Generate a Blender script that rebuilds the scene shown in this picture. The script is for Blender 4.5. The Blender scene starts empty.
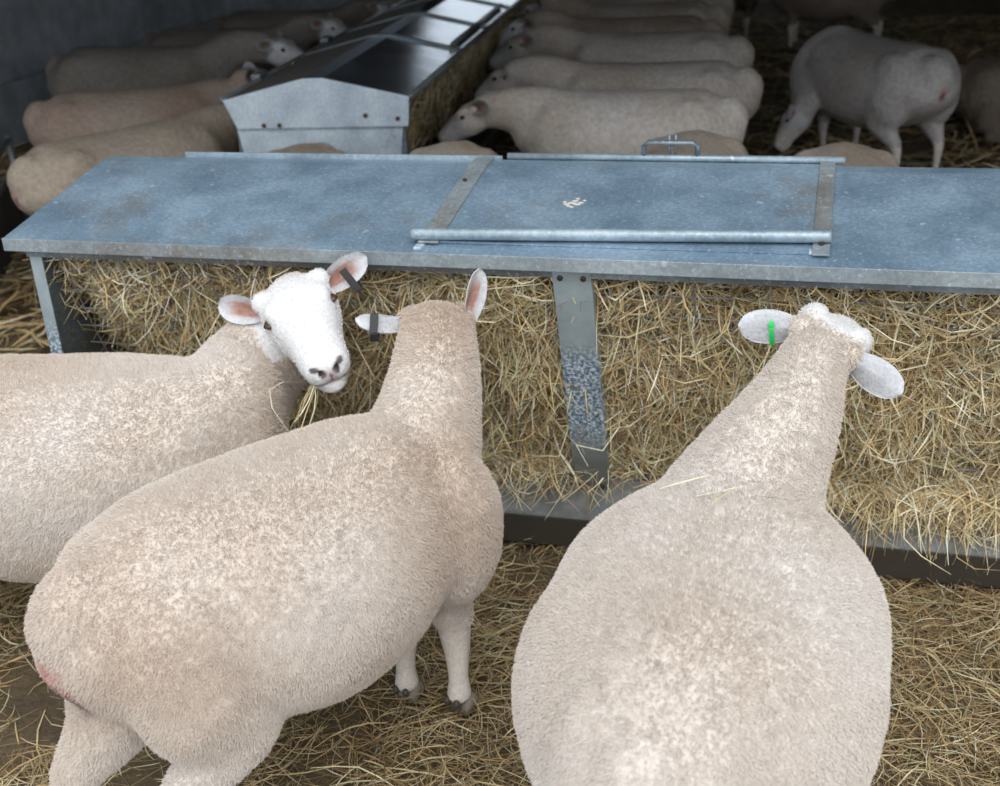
import bpy, math, random
import numpy as np
from mathutils import Vector, Matrix

# ------------------------------------------------------------------ camera, sky, exposure
SC = bpy.context.scene
COL = SC.collection
cam_d = bpy.data.cameras.new('camera'); cam = bpy.data.objects.new('camera', cam_d); COL.objects.link(cam)
cam.matrix_world = Matrix(((0.96430238, 0.06321538, -0.25714730, 0.0),
                           (0.25977313, -0.41421304, 0.87232188, 0.0),
                           (-0.05136961, -0.90798203, -0.41584828, 1.8),
                           (0, 0, 0, 1)))
# columns must be right, up, back of the camera
R_ = np.array([[0.9643023806252206, -0.06321537828543113, 0.2571473015000588],
               [0.25977313602330615, 0.41421303859776876, -0.8723218880987799],
               [-0.051369606978730054, 0.9079820342957415, 0.4158482762679408]])
cam.matrix_world = Matrix([[*R_[i], (0, 0, 1.8)[i]] for i in range(3)] + [[0, 0, 0, 1]])
cam_d.sensor_width = 36.0; cam_d.lens = 43.2
cam_d.clip_start = 0.05; cam_d.clip_end = 100
cam_d.dof.use_dof = True; cam_d.dof.focus_distance = 2.45; cam_d.dof.aperture_fstop = 4.0
SC.camera = cam
W = bpy.data.worlds.new('overcast_sky'); SC.world = W; W.use_nodes = True
bg = W.node_tree.nodes['Background']; bg.inputs[0].default_value = (0.86, 0.93, 1.0, 1); bg.inputs[1].default_value = 1.0
SC.view_settings.view_transform = 'Standard'; SC.view_settings.look = 'None'
SC.view_settings.gamma = 1.0; SC.view_settings.use_curve_mapping = False
SC.view_settings.exposure = 0.45
sun_d = bpy.data.lights.new('hazy_sun', 'SUN'); sun_d.energy = 1.15; sun_d.angle = math.radians(50); sun_d.color = (1, .97, .92)
sun = bpy.data.objects.new('hazy_sun', sun_d); COL.objects.link(sun); sun.rotation_euler = (math.radians(36), math.radians(16), 0)

rng = np.random.default_rng(7)

# ------------------------------------------------------------------ helpers
def tag(o, label=None, cat=None, group=None, kind=None):
    if label: o['label'] = label
    if cat: o['category'] = cat
    if group: o['group'] = group
    if kind: o['kind'] = kind
    return o

def empty(name, loc, rz=0.0):
    o = bpy.data.objects.new(name, None); COL.objects.link(o)
    o.location = loc; o.rotation_euler = (0, 0, rz); o.empty_display_size = .1
    return o

def npmesh(name, V, F, mat=None, parent=None, col=None, smooth=True):
    """V (n,3); F list of polygons or an (m,4)/(m,3) array."""
    V = np.asarray(V, dtype=np.float32)
    me = bpy.data.meshes.new(name)
    if isinstance(F, np.ndarray):
        m, k = F.shape
        me.vertices.add(len(V)); me.vertices.foreach_set('co', V.ravel())
        me.loops.add(m * k); me.loops.foreach_set('vertex_index', F.ravel().astype(np.int32))
        me.polygons.add(m)
        me.polygons.foreach_set('loop_start', (np.arange(m) * k).astype(np.int32))
        me.update(calc_edges=True)
    else:
        me.from_pydata(V.tolist(), [], [list(map(int, f)) for f in F])
    me.validate()
    if smooth is not None:
        me.polygons.foreach_set('use_smooth', np.full(len(me.polygons), bool(smooth)))
    if col is not None:
        a = me.color_attributes.new('Col', 'FLOAT_COLOR', 'POINT')
        c = np.ones((len(V), 4), dtype=np.float32); c[:, :3] = col
        a.data.foreach_set('color', c.ravel())
    if mat: me.materials.append(mat)
    me.update()
    o = bpy.data.objects.new(name, me); COL.objects.link(o)
    if parent: o.parent = parent
    return o

def _hash(ix, iy, iz, s):
    h = (ix.astype(np.int64) * 374761393 + iy.astype(np.int64) * 668265263 + iz.astype(np.int64) * 2147483647 + s * 974634777) & 0xffffffff
    h = ((h ^ (h >> 13)) * 1274126177) & 0xffffffff
    h = h ^ (h >> 16)
    return (h & 0xffffff) / float(0xffffff)

def vnoise(P, scale, seed=0):
    """value noise in [-1, 1]"""
    Q = np.asarray(P) * scale + 100.0
    i = np.floor(Q).astype(np.int64); f = Q - i; f = f * f * (3 - 2 * f)
    r = 0
    for dx in (0, 1):
        wx = f[:, 0] if dx else 1 - f[:, 0]
        for dy in (0, 1):
            wy = f[:, 1] if dy else 1 - f[:, 1]
            for dz in (0, 1):
                wz = f[:, 2] if dz else 1 - f[:, 2]
                r = r + wx * wy * wz * _hash(i[:, 0] + dx, i[:, 1] + dy, i[:, 2] + dz, seed)
    return r * 2 - 1

def fbm(P, scale, seed=0, o=3):
    r = 0; a = 1; t = 0
    for k in range(o):
        r = r + a * vnoise(P, scale * 2.03 ** k, seed + k * 17); t += a; a *= .5
    return r / t

def sstep(a, b, x):
    t = np.clip((x - a) / (b - a), 0, 1); return t * t * (3 - 2 * t)

def nrm(v):
    v = np.asarray(v, float); return v / max(np.linalg.norm(v), 1e-9)

class MB:
    """collects closed shells; build() links them as one mesh object"""
    def __init__(s): s.V = []; s.F = []
    def add(s, V, F):
        b = len(s.V); s.V += [tuple(v) for v in V]; s.F += [[b + i for i in f] for f in F]
    def box(s, x0, x1, y0, y1, z0, z1):
        s.add([(x0, y0, z0), (x1, y0, z0), (x1, y1, z0), (x0, y1, z0), (x0, y0, z1), (x1, y0, z1), (x1, y1, z1), (x0, y1, z1)],
              [(0, 3, 2, 1), (4, 5, 6, 7), (0, 1, 5, 4), (1, 2, 6, 5), (2, 3, 7, 6), (3, 0, 4, 7)])
    def prism_x(s, prof, x0, x1):
        """profile of (y, z) points, counter-clockwise seen from +x, run along x"""
        n = len(prof)
        V = [(x0, y, z) for y, z in prof] + [(x1, y, z) for y, z in prof]
        F = [[i, (i + 1) % n, n + (i + 1) % n, n + i] for i in range(n)]
        F += [list(range(n))[::-1], [n + i for i in range(n)]]
        s.add(V, F)
    def hexa(s, P):
        s.add(P, [(0, 3, 2, 1), (4, 5, 6, 7), (0, 1, 5, 4), (1, 2, 6, 5), (2, 3, 7, 6), (3, 0, 4, 7)])
    def tube(s, pts, r, n=8):
        pts = [np.array(p, float) for p in pts]
        up = np.array([0, 0, 1.0]); V = []; F = []
        for i, p in enumerate(pts):
            t = nrm(pts[min(i + 1, len(pts) - 1)] - pts[max(i - 1, 0)])
            u = up if abs(t[2]) < .9 else np.array([0, 1.0, 0])
            a = nrm(np.cross(t, u)); b = np.cross(a, t)
            rr = r[i] if isinstance(r, (list, tuple)) else r
            for k in range(n):
                an = 2 * math.pi * k / n
                V.append(p + rr * (a * math.cos(an) + b * math.sin(an)))
        for i in range(len(pts) - 1):
            for k in range(n):
                F.append((i * n + k, i * n + (k + 1) % n, (i + 1) * n + (k + 1) % n, (i + 1) * n + k))
        F.append(list(range(n))[::-1]); F.append([(len(pts) - 1) * n + k for k in range(n)])
        s.add(V, F)
    def build(s, name, mat, parent=None, bevel=0.0, smooth=False):
        o = npmesh(name, s.V, s.F, mat, parent, smooth=smooth)
        if bevel:
            m = o.modifiers.new('bevel', 'BEVEL'); m.width = bevel; m.segments = 2; m.limit_method = 'ANGLE'
        return o

def ball(mb, c, r, fr=None):
    r = np.array(r if hasattr(r, '__len__') else (r, r, r), float); V = []; F = []; n, m = 14, 9
    fr = np.eye(3) if fr is None else fr
    for i in range(m):
        ph = math.pi * (i + .5) / m
        for j in range(n):
            a = 2 * math.pi * j / n
            V.append(np.array(c) + fr @ (r * np.array([math.sin(ph) * math.cos(a), math.sin(ph) * math.sin(a), math.cos(ph)])))
    for i in range(m - 1):
        for j in range(n):
            F.append((i * n + j, (i + 1) * n + j, (i + 1) * n + (j + 1) % n, i * n + (j + 1) % n))
    F.append(list(range(n))); F.append([(m - 1) * n + j for j in range(n)][::-1])
    mb.add(V, F)

# ------------------------------------------------------------------ materials
def mat(name, base=(.5, .5, .5), rough=.6, metal=0.0):
    m = bpy.data.materials.new(name); m.use_nodes = True
    nt = m.node_tree; b = nt.nodes['Principled BSDF']
    b.inputs['Base Color'].default_value = (*base, 1); b.inputs['Roughness'].default_value = rough
    b.inputs['Metallic'].default_value = metal
    return m, nt, b

def N(nt, t, **kw):
    n = nt.nodes.new(t)
    for k, v in kw.items():
        if k in n.inputs: n.inputs[k].default_value = v
        else: setattr(n, k, v)
    return n

def noise(nt, scale, detail=4, rough=.6, coord='Object', vec=None):
    if vec is None:
        tc = N(nt, 'ShaderNodeTexCoord'); vec = tc.outputs[coord]
    n = N(nt, 'ShaderNodeTexNoise'); n.inputs['Scale'].default_value = scale; n.inputs['Detail'].default_value = detail
    n.inputs['Roughness'].default_value = rough
    nt.links.new(vec, n.inputs['Vector']); return n

def ramp(nt, src, stops):
    r = N(nt, 'ShaderNodeValToRGB'); e = r.color_ramp.elements
    while len(e) < len(stops): e.new(.5)
    for i, (p, c) in enumerate(stops):
        e[i].position = p; e[i].color = (*c, 1) if len(c) == 3 else c
    nt.links.new(src, r.inputs[0]); return r

def mix(nt, fac, a, b, mode='MIX'):
    m = N(nt, 'ShaderNodeMix', data_type='RGBA', blend_type=mode)
    for s, v in ((m.inputs[0], fac), (m.inputs[6], a), (m.inputs[7], b)):
        if isinstance(v, (int, float)): s.default_value = v
        elif isinstance(v, tuple): s.default_value = (*v, 1)
        else: nt.links.new(v, s)
    return m.outputs[2]

def bump(nt, b, h, strength=.3, dist=.01):
    n = N(nt, 'ShaderNodeBump'); n.inputs['Strength'].default_value = strength; n.inputs['Distance'].default_value = dist
    nt.links.new(h, n.inputs['Height']); nt.links.new(n.outputs[0], b.inputs['Normal'])

def galvanised(name, dark=(.20, .25, .29), light=(.34, .40, .45), dirt=(.16, .13, .10), rough=.42, metal=.45, dirt_at=.62, specks=True):
    m, nt, b = mat(name, rough=rough, metal=metal)
    n1 = noise(nt, 5, 6); n2 = noise(nt, 90, 2); n3 = noise(nt, 2.6, 7, .7)
    c = ramp(nt, n1.outputs[0], [(.35, dark), (.65, light)]).outputs[0]
    sp = ramp(nt, n2.outputs[0], [(.4, (.8, .8, .8)), (.62, (1.15, 1.15, 1.15))]).outputs[0]
    c = mix(nt, .6, c, sp, 'MULTIPLY')
    d = ramp(nt, n3.outputs[0], [(dirt_at - .05, (0, 0, 0)), (dirt_at + .12, (.75, .75, .75))]).outputs[0]
    c = mix(nt, d, c, dirt)
    if specks:
        n4 = noise(nt, 26, 3, .5); s4 = ramp(nt, n4.outputs[0], [(.70, (0, 0, 0)), (.74, (.7, .7, .7))]).outputs[0]
        c = mix(nt, s4, c, (.55, .58, .58))
        n5 = noise(nt, 120, 2, .5); s5 = ramp(nt, n5.outputs[0], [(.62, (0, 0, 0)), (.70, (.55, .55, .55))]).outputs[0]
        c = mix(nt, s5, c, (.50, .56, .60))
    nt.links.new(c, b.inputs['Base Color'])
    r = ramp(nt, n1.outputs[0], [(.3, (rough * .8,) * 3), (.7, (rough * 1.3,) * 3)]).outputs[0]
    nt.links.new(r, b.inputs['Roughness'])
    bump(nt, b, n1.outputs[0], .25, .004)
    return m

M = {}
M['galv'] = galvanised('galvanised_sheet', dark=(.165, .245, .325), light=(.27, .375, .47), metal=.25, dirt=(.19, .17, .145))
M['galv_dirty'] = galvanised('galvanised_dirty', dark=(.17, .21, .24), light=(.28, .33, .36), dirt=(.13, .115, .09), dirt_at=.45)
M['galv_lip'] = galvanised('galvanised_lip', dark=(.24, .28, .30), light=(.36, .41, .43), metal=.25, dirt_at=.55)
M['galv_bar'] = galvanised('galvanised_tube', dark=(.24, .31, .36), light=(.42, .50, .56), metal=.35, rough=.36, dirt_at=.66)
M['galv_light'] = galvanised('galvanised_light', dark=(.42, .51, .60), light=(.66, .75, .82), rough=.4, metal=.2, dirt_at=.72)
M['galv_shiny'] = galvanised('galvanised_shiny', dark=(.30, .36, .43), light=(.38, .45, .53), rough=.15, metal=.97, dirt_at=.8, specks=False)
M['galv_brown'] = galvanised('galvanised_wall_reflection', dark=(.13, .115, .10), light=(.20, .18, .165), rough=.5, metal=.3, specks=False)  # brown reflection of the wall, put into the left slope's base colour
M['trough'], nt, b = mat('trough_metal', rough=.6, metal=.3)
n1 = noise(nt, 7, 6, .7)
c = ramp(nt, n1.outputs[0], [(.3, (.08, .08, .07)), (.5, (.15, .16, .155)), (.7, (.25, .27, .28))]).outputs[0]
tc = N(nt, 'ShaderNodeTexCoord'); sx = N(nt, 'ShaderNodeSeparateXYZ'); nt.links.new(tc.outputs['Object'], sx.inputs[0])
mud = ramp(nt, sx.outputs[2], [(.115, (1, 1, 1)), (.128, (0, 0, 0))]).outputs[0]      # mud splashed on the lower face
c = mix(nt, mud, c, (.07, .06, .048)); nt.links.new(c, b.inputs['Base Color'])
bump(nt, b, n1.outputs[0], .5, .006)
M['wire'], nt, b = mat('wire', (.27, .28, .28), .5, .3)
M['dropping'], nt, b = mat('dried_dropping', (.62, .58, .54), .8)
M['bolt'], nt, b = mat('rusty_bolt', (.09, .06, .045), .6, .6)
# post: bare bright speckle band between dirty ends
M['post'], nt, b = mat('post_metal', rough=.38, metal=.15)
tc = N(nt, 'ShaderNodeTexCoord'); sx = N(nt, 'ShaderNodeSeparateXYZ'); nt.links.new(tc.outputs['Object'], sx.inputs[0])
n1 = noise(nt, 9, 5); n2 = noise(nt, 120, 3, .6)
base = ramp(nt, n1.outputs[0], [(.3, (.28, .34, .36)), (.7, (.46, .54, .57))]).outputs[0]
blue = ramp(nt, n2.outputs[0], [(.40, (.10, .17, .26)), (.53, (.42, .53, .64)), (.62, (.85, .9, .93))]).outputs[0]
zb = ramp(nt, sx.outputs[2], [(.30, (0, 0, 0)), (.40, (1, 1, 1)), (.60, (1, 1, 1)), (.68, (0, 0, 0))]).outputs[0]
c = mix(nt, zb, base, blue)
zd = ramp(nt, sx.outputs[2], [(.28, (.75, .75, .75)), (.40, (0, 0, 0))]).outputs[0]
c = mix(nt, zd, c, (.10, .095, .08)); nt.links.new(c, b.inputs['Base Color'])
bump(nt, b, n2.outputs[0], .3, .002)

def attr_mat(name, rough=.8, nscale=60, namt=.25, bumpd=.0, sub=0.0):
    m, nt, b = mat(name, rough=rough)
    a = N(nt, 'ShaderNodeVertexColor', layer_name='Col')
    n1 = noise(nt, nscale, 3); v = ramp(nt, n1.outputs[0], [(.3, (1 - namt,) * 3), (.7, (1 + namt * .4,) * 3)]).outputs[0]
    nt.links.new(mix(nt, 1.0, a.outputs[0], v, 'MULTIPLY'), b.inputs['Base Color'])
    b.inputs['Specular IOR Level'].default_value = .25
    if bumpd: bump(nt, b, n1.outputs[0], .6, bumpd)
    return m
M['hay'] = attr_mat('hay_strands', .6, 40, .25)
M['skin'] = attr_mat('sheep_coat', .85, 130, .18, .004)
M['far_coat'] = attr_mat('sheep_coat_far', .9, 45, .22, .010)
M['hoof'], nt, b = mat('hoof_horn', (.25, .21, .17), .6)
M['claw'], nt, b = mat('dewclaw_horn', (.07, .06, .055), .5)
M['eye'], nt, b = mat('eye_ball', (.07, .038, .022), .12)
M['pupil'], nt, b = mat('eye_pupil', (.008, .007, .006), .1)
M['tag_black'], nt, b = mat('tag_dark_plastic', (.045, .04, .042), .4)
M['tag_face'], nt, b = mat('tag_faded_plastic', (.16, .14, .14), .5)
M['tag_green'], nt, b = mat('tag_green_plastic', (.02, .62, .12), .35)
M['tag_red'], nt, b = mat('tag_red_plastic', (.45, .03, .02), .4)

def fleece_mat(name, cream, pale, tan):
    m, nt, b = mat(name, rough=.85)
    tc = N(nt, 'ShaderNodeTexCoord')
    a = N(nt, 'ShaderNodeAttribute', attribute_name='tint')
    n1 = noise(nt, 3.5, 4, .6); n2 = noise(nt, 38, 2)
    c = ramp(nt, n1.outputs[0], [(.30, pale), (.48, cream), (.66, tan)]).outputs[0]
    v = ramp(nt, n2.outputs[0], [(.3, (.84, .84, .84)), (.65, (1.04, 1.04, 1.04))]).outputs[0]
    c = mix(nt, 1.0, c, v, 'MULTIPLY')
    c = mix(nt, 1.0, c, a.outputs['Color'], 'MULTIPLY')
    nt.links.new(c, b.inputs['Base Color'])
    b.inputs['Specular IOR Level'].default_value = .15
    return m
M['fleece'] = fleece_mat('fleece_wool', (.80, .705, .60), (.82, .75, .67), (.74, .615, .49))

# ------------------------------------------------------------------ barn shell
def plain(name, M_, V, F, lab=None):
    o = npmesh(name, V, F, M_, smooth=False); tag(o, kind='structure'); return o
M['ground'], nt, b = mat('barn_floor_mud', rough=.9)
n1 = noise(nt, 2.2, 8, .7); n2 = noise(nt, 30, 5, .7)
c = ramp(nt, n1.outputs[0], [(.3, (.085, .060, .036)), (.55, (.16, .115, .062)), (.75, (.22, .165, .09))]).outputs[0]
c = mix(nt, .8, c, ramp(nt, n2.outputs[0], [(.3, (.55, .55, .55)), (.7, (1.1, 1.1, 1.1))]).outputs[0], 'MULTIPLY')
nt.links.new(c, b.inputs['Base Color']); bump(nt, b, n2.outputs[0], .8, .02)
xs = np.linspace(-5.8, 8, 116); ys = np.linspace(-1.5, 17, 155)
gx, gy = np.meshgrid(xs, ys); G = np.stack([gx.ravel(), gy.ravel(), np.zeros(gx.size)], 1)
def ground_z(P):
    return .014 * fbm(P * np.array([1, 1, 0]), 2.5, 3) - .012
G[:, 2] = ground_z(G)
nx = len(xs); idx = np.arange(len(ys) * nx).reshape(len(ys), nx)
F = np.stack([idx[:-1, :-1].ravel(), idx[:-1, 1:].ravel(), idx[1:, 1:].ravel(), idx[1:, :-1].ravel()], 1)
floor = npmesh('floor', G, F, M['ground']); tag(floor, kind='structure')

M['wall'], nt, b = mat('concrete_wall', rough=.85)
tc = N(nt, 'ShaderNodeTexCoord'); mp = N(nt, 'ShaderNodeMapping'); mp.inputs['Rotation'].default_value = (0, math.radians(90), math.radians(90))
nt.links.new(tc.outputs['Object'], mp.inputs[0])
n1 = noise(nt, 1.3, 7, .7); n2 = noise(nt, 6, 5, .7)
c = ramp(nt, n1.outputs[0], [(.3, (.32, .36, .41)), (.6, (.52, .58, .64)), (.8, (.62, .67, .72))]).outputs[0]
c = mix(nt, .5, c, ramp(nt, n2.outputs[0], [(.35, (.5, .45, .38)), (.6, (1, 1, 1))]).outputs[0], 'MULTIPLY')
nt.links.new(c, b.inputs['Base Color']); bump(nt, b, n2.outputs[0], .5, .01)
wl = MB()
z = .12; rows = [.0, .42, 1.02, 1.62, 2.22, 2.82, 3.42, 4.0]
for k in range(len(rows) - 1):
    off = .0 if k % 2 else 1.1
    y = -1.5 + off - 2.2
    dep = -5.80 if k else -5.74
    while y < 17:
        wl.box(-6.0, dep, max(y, -1.5) + .006, min(y + 2.2, 17) - .006, rows[k] + .006 + (.0), rows[k + 1] - .006)
        y += 2.2
wl.box(-6.06, -5.815, -1.5, 17, -.2, 4); wl.box(-6.0, -5.745, -1.5, 17, -.2, .01)
tag(wl.build('wall_left', M['wall'], bevel=.008), kind='structure')
M['dark_board'], nt, b = mat('weathered_boards', (.05, .045, .04), .85)
wr = MB()
for k in range(46):
    wr.box(7.0, 7.04, 2.9 + k * .31, 2.9 + k * .31 + .295, -.1, 4)
tag(wr.build('wall_right', M['dark_board']), kind='structure')
wb = MB()                      # back wall with a wide daylight opening above the sheep
OX0, OX1, OZ0, OZ1 = -4.9, -1.3, 1.9, 3.93
wb.box(-6, OX0, 16.9, 17.05, -.1, 4); wb.box(OX1, 7.04, 16.9, 17.05, -.1, 4)
wb.box(OX0, OX1, 16.9, 17.05, -.1, OZ0); wb.box(OX0, OX1, 17, 17.15, OZ1, 4)
tag(wb.build('wall_back', M['dark_board']), kind='structure')
ce = MB()
for k in range(72):            # corrugated roof sheets
    x = -6.0 + k * .1816
    ce.hexa([(x, 3.05, 2.62), (x + .0908, 3.05, 2.66), (x + .0908, 17.2, 4.04), (x, 17.2, 4.0),
             (x, 3.05, 2.64), (x + .0908, 3.05, 2.68), (x + .0908, 17.2, 4.06), (x, 17.2, 4.02)])
    ce.hexa([(x + .0908, 3.05, 2.66), (x + .1816, 3.05, 2.62), (x + .1816, 17.2, 4.0), (x + .0908, 17.2, 4.04),
             (x + .0908, 3.05, 2.68), (x + .1816, 3.05, 2.64), (x + .1816, 17.2, 4.02), (x + .0908, 17.2, 4.06)])
tag(ce.build('ceiling', M['dark_board']), kind='structure')

# ------------------------------------------------------------------ hay and straw
HAYC = np.array([(.80, .64, .36), (.92, .82, .55), (.66, .50, .27), (.48, .33, .165), (.66, .61, .36), (.97, .92, .72), (.80, .58, .28), (.28, .19, .10)])
def strands(name, P, D, Nn, L, wd, seed, pal=None, curl=.5, parent=None, matl=None, segs=4, weights=None, gravity=0.0, zmax=None):
    """hay blades: P start points, D directions, Nn outward normals; L, wd arrays"""
    r = np.random.default_rng(seed); n = len(P); K = segs + 1
    D = D / np.linalg.norm(D, axis=1, keepdims=True)
    side = np.cross(D, Nn); side /= np.linalg.norm(side, axis=1, keepdims=True) + 1e-9
    c1 = r.normal(0, curl, n) * (1 + (r.random(n) < .25) * 1.2); c2 = r.normal(0, curl * .35, n)
    t = np.linspace(0, 1, K)
    kink = np.where(r.random(n) < .18, r.uniform(-.9, .9, n), 0)
    pts = P[:, None, :] + L[:, None, None] * (t[None, :, None] * D[:, None, :]
          + (c1[:, None] * (t - t ** 2)[None, :])[..., None] * side[:, None, :]
          + (kink[:, None] * np.clip(t - .5, 0, 1)[None, :])[..., None] * side[:, None, :]
          + (c2[:, None] * (t - t ** 2)[None, :])[..., None] * Nn[:, None, :])
    if gravity:
        pts[:, :, 2] -= gravity * L[:, None] * (t ** 2)[None, :] * r.random(n)[:, None]
    roll = r.uniform(-1, 1, n)
    wv = side * np.cos(roll)[:, None] + Nn * np.sin(roll)[:, None]
    if zmax is not None:
        kp = pts[:, :, 2].max(1) < zmax; pts = pts[kp]; wd = wd[kp]; wv = wv[kp]; n = len(pts)
    w = (wd[:, None] * np.array([.6] + [1.0] * (K - 2) + [.35])[None, :])[..., None] * wv[:, None, :] * .5
    A = pts - w; B = pts + w
    V = np.stack([A, B], 2).reshape(-1, 3)
    base = (np.arange(n) * 2 * K)[:, None] + (np.arange(segs) * 2)[None, :]
    base = base.ravel()
    F = np.stack([base, base + 1, base + 3, base + 2], 1)
    pal = HAYC if pal is None else pal
    ci = r.choice(len(pal), n, p=weights); c = pal[ci] * r.uniform(.75, 1.15, n)[:, None]
    col = np.repeat(c, 2 * K, axis=0)
    return npmesh(name, V, F, matl or M['hay'], parent, col=col)

def tangent_dirs(n, nrmv, r, lift=.12):
    d = r.normal(0, 1, (n, 3)); d -= (d * nrmv).sum(1)[:, None] * nrmv
    d /= np.linalg.norm(d, axis=1)[:, None]
    return d + nrmv * r.normal(lift, .14, n)[:, None]

def floor_straw(name, x0, x1, y0, y1, n, Lr, wr_, seed, label, lift=.10, zoff=.03, clump=True, weights=None):
    r = np.random.default_rng(seed)
    P = np.stack([r.uniform(x0, x1, n * 2), r.uniform(y0, y1, n * 2), np.zeros(n * 2)], 1)
    if clump:
        m = fbm(P, 1.7, seed + 5) + .55 * vnoise(P, 6, seed + 9)
        keep = r.random(len(P)) < sstep(-.75, .25, m); P = P[keep]
    P = P[:n]; n = len(P)
    P[:, 2] = ground_z(P) + r.uniform(0, zoff, n)
    Nn = np.tile(np.array([0, 0, 1.0]), (n, 1)); D = tangent_dirs(n, Nn, r, lift)
    L = r.uniform(*Lr, n); wd = r.uniform(*wr_, n)
    o = strands(name, P - D * L[:, None] * .5 * np.array([1, 1, .2]), D, Nn, L, wd, seed + 1, pal=HAYC * np.array([.78, .76, .74]), weights=weights, gravity=.12)
    tag(o, label, 'straw', kind='stuff'); return o

wt_floor = [.13, .07, .20, .22, .13, .03, .09, .13]
floor_straw('loose_straw', -2.6, 1.5, .9, 3.0, 40000, (.05, .19), (.0013, .0032), 11,
            'loose hay and straw trodden over the floor around the three near sheep', weights=wt_floor)
floor_straw('straw_stalks', -2.4, 1.4, 1.0, 2.7, 110, (.16, .34), (.0035, .0055), 15,
            'thick golden straw stalks scattered over the trodden hay near the feeder', lift=.05, zoff=.05, clump=False, weights=[.3, .1, .3, .1, 0, .05, .15, 0])
floor_straw('barn_bedding', -5.45, 6.5, 3.7, 13, 26000, (.12, .34), (.005, .012), 21,
            'deep dark straw bedding on the barn floor behind the long feeder', lift=.16, zoff=.06, weights=wt_floor)

# ------------------------------------------------------------------ feeders
def rack_y(z):                 # front face of the hay rack
    return 2.665 + (.87 - z) / .67 * .24

def feeder_long():
    x0, x1 = -2.115, 1.0
    yf, yr0, yr1, yb = 2.60, 3.11, 3.165, 3.56
    zf, zr, zb = .917, 1.0, .84
    t = empty('hay_feeder', (0, 0, 0))
    tag(t, 'long galvanised covered hay feeder across the front, three sheep pushed up to it', 'feeder')
    th = .003
    m = MB()
    m.prism_x([(yf, zf), (yr0, zr), (yr1, zr), (yb, zb), (yb, zb - th), (yr1, zr - th), (yr0, zr - th), (yf, zf - th)][::-1], x0, x1)
    m.build('lid_sheet', M['galv'], t)
    m = MB()                   # folded lip along the front edge and the back one
    m.prism_x([(yf - .004, zf + .002), (yf - .004, zf - .033), (yf + .016, zf - .033), (yf + .016, zf - .029), (yf, zf - .029), (yf, zf + .002)], x0, x1)
    m.prism_x([(yb + .004, zb + .002), (yb + .004, zb - .033), (yb, zb - .033), (yb, zb + .002)][::-1], x0, x1)
    m.build('lid_lip', M['galv_lip'], t, bevel=.0015)
    m = MB()                   # angle rail under the lid
    m.prism_x([(yf + .030, zf - .02), (yf + .030, zf - .058), (yf + .036, zf - .058), (yf + .036, zf - .026), (yf + .075, zf - .026), (yf + .075, zf - .02)], x0 + .04, x1)
    m.prism_x([(yb - .030, zb - .02), (yb - .030, zb - .073), (yb - .036, zb - .073), (yb - .036, zb - .02)][::-1], x0 + .04, x1)
    m.build('frame_rail', M['galv_dirty'], t)
    sl = (zr - zf) / (yr0 - yf)
    def on(y, h): return zf + (y - yf) * sl + h
    # filling door: raised sheet with two straps and a bar
    dx0, dx1 = -.965, -.003
    m = MB(); m.hexa([(dx0, yf + .055, on(yf + .055, .001)), (dx1, yf + .055, on(yf + .055, .001)), (dx1, yr0, zr + .001), (dx0, yr0, zr + .001),
                      (dx0, yf + .055, on(yf + .055, .006)), (dx1, yf + .055, on(yf + .055, .006)), (dx1, yr0, zr + .005), (dx0, yr0, zr + .005)])
    m.hexa([(dx0, yr0, zr + .001), (dx1, yr0, zr + .001), (dx1, yr1, zr + .001), (dx0, yr1, zr + .001),
            (dx0, yr0, zr + .005), (dx1, yr0, zr + .005), (dx1, yr1, zr + .005), (dx0, yr1, zr + .005)])
    door = m.build('filling_door', M['galv'], t)
    for xa, xb in ((dx0, dx0 + .052), (dx1 - .034, dx1 + .004)):
        m = MB()
        m.hexa([(xa, yf + .04, on(yf + .04, .006)), (xb, yf + .04, on(yf + .04, .006)), (xb, yr0, zr + .005), (xa, yr0, zr + .005),
                (xa, yf + .04, on(yf + .04, .011)), (xb, yf + .04, on(yf + .04, .011)), (xb, yr0, zr + .010), (xa, yr0, zr + .010)])
        m.hexa([(xa, yr0, zr + .005), (xb, yr0, zr + .005), (xb, yr1, zr + .005), (xa, yr1, zr + .005),
                (xa, yr0, zr + .010), (xb, yr0, zr + .010), (xb, yr1, zr + .010), (xa, yr1, zr + .010)])
        m.build('strap', M['galv_lip'], door, bevel=.001)
    for xa, yy in ((dx0 + .025, yf + .085), (dx1 - .015, yf + .085), (dx0 + .02, yr0 - .12)):
        m = MB(); z_ = on(yy, .010); m.tube([(xa, yy, z_), (xa, yy - .0005, z_ + .006)], .006, 10); m.build('rivet', M['bolt'], door)
    xa, xb = dx0 - .018, dx1 + .006
    ya_, yb_ = yf + .050, yf + .098
    m = MB(); m.tube([(xa, ya_, on(ya_, .024)), (xa + .01, ya_, on(ya_, .024)), (xb - .01, yb_, on(yb_, .024)), (xb, yb_, on(yb_, .024))], .0145, 16)
    m.build('front_bar', M['galv_bar'], door, smooth=True)
    for xc, w_, yy in ((xa + .025, .02, .0), (xb - .025, .045, .04)):
        m = MB(); m.box(xc - w_ / 2, xc + w_ / 2, yf + .012 + yy, yf + .05 + yy, on(yf + .012 + yy, .001), on(yf + .012 + yy, .009))
        m.build('hinge_lug', M['galv_light'], door, bevel=.002)
    m = MB(); rr = random.Random(4)
    spots = [(-.632, 2.880, .012), (-.618, 2.872, .011), (-.645, 2.872, .009), (-.626, 2.892, .009), (-.610, 2.882, .008), (-.638, 2.862, .007), (-.622, 2.905, .006), (-.652, 2.884, .006), (-.603, 2.895, .005), (-.628, 2.856, .006)]
    for x, y, q in spots: ball(m, (x, y, on(y, .0065)), (q, q * rr.uniform(.6, .9), .0022))
    m.build('bird_dropping', M['dropping'], door, smooth=True)
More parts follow.
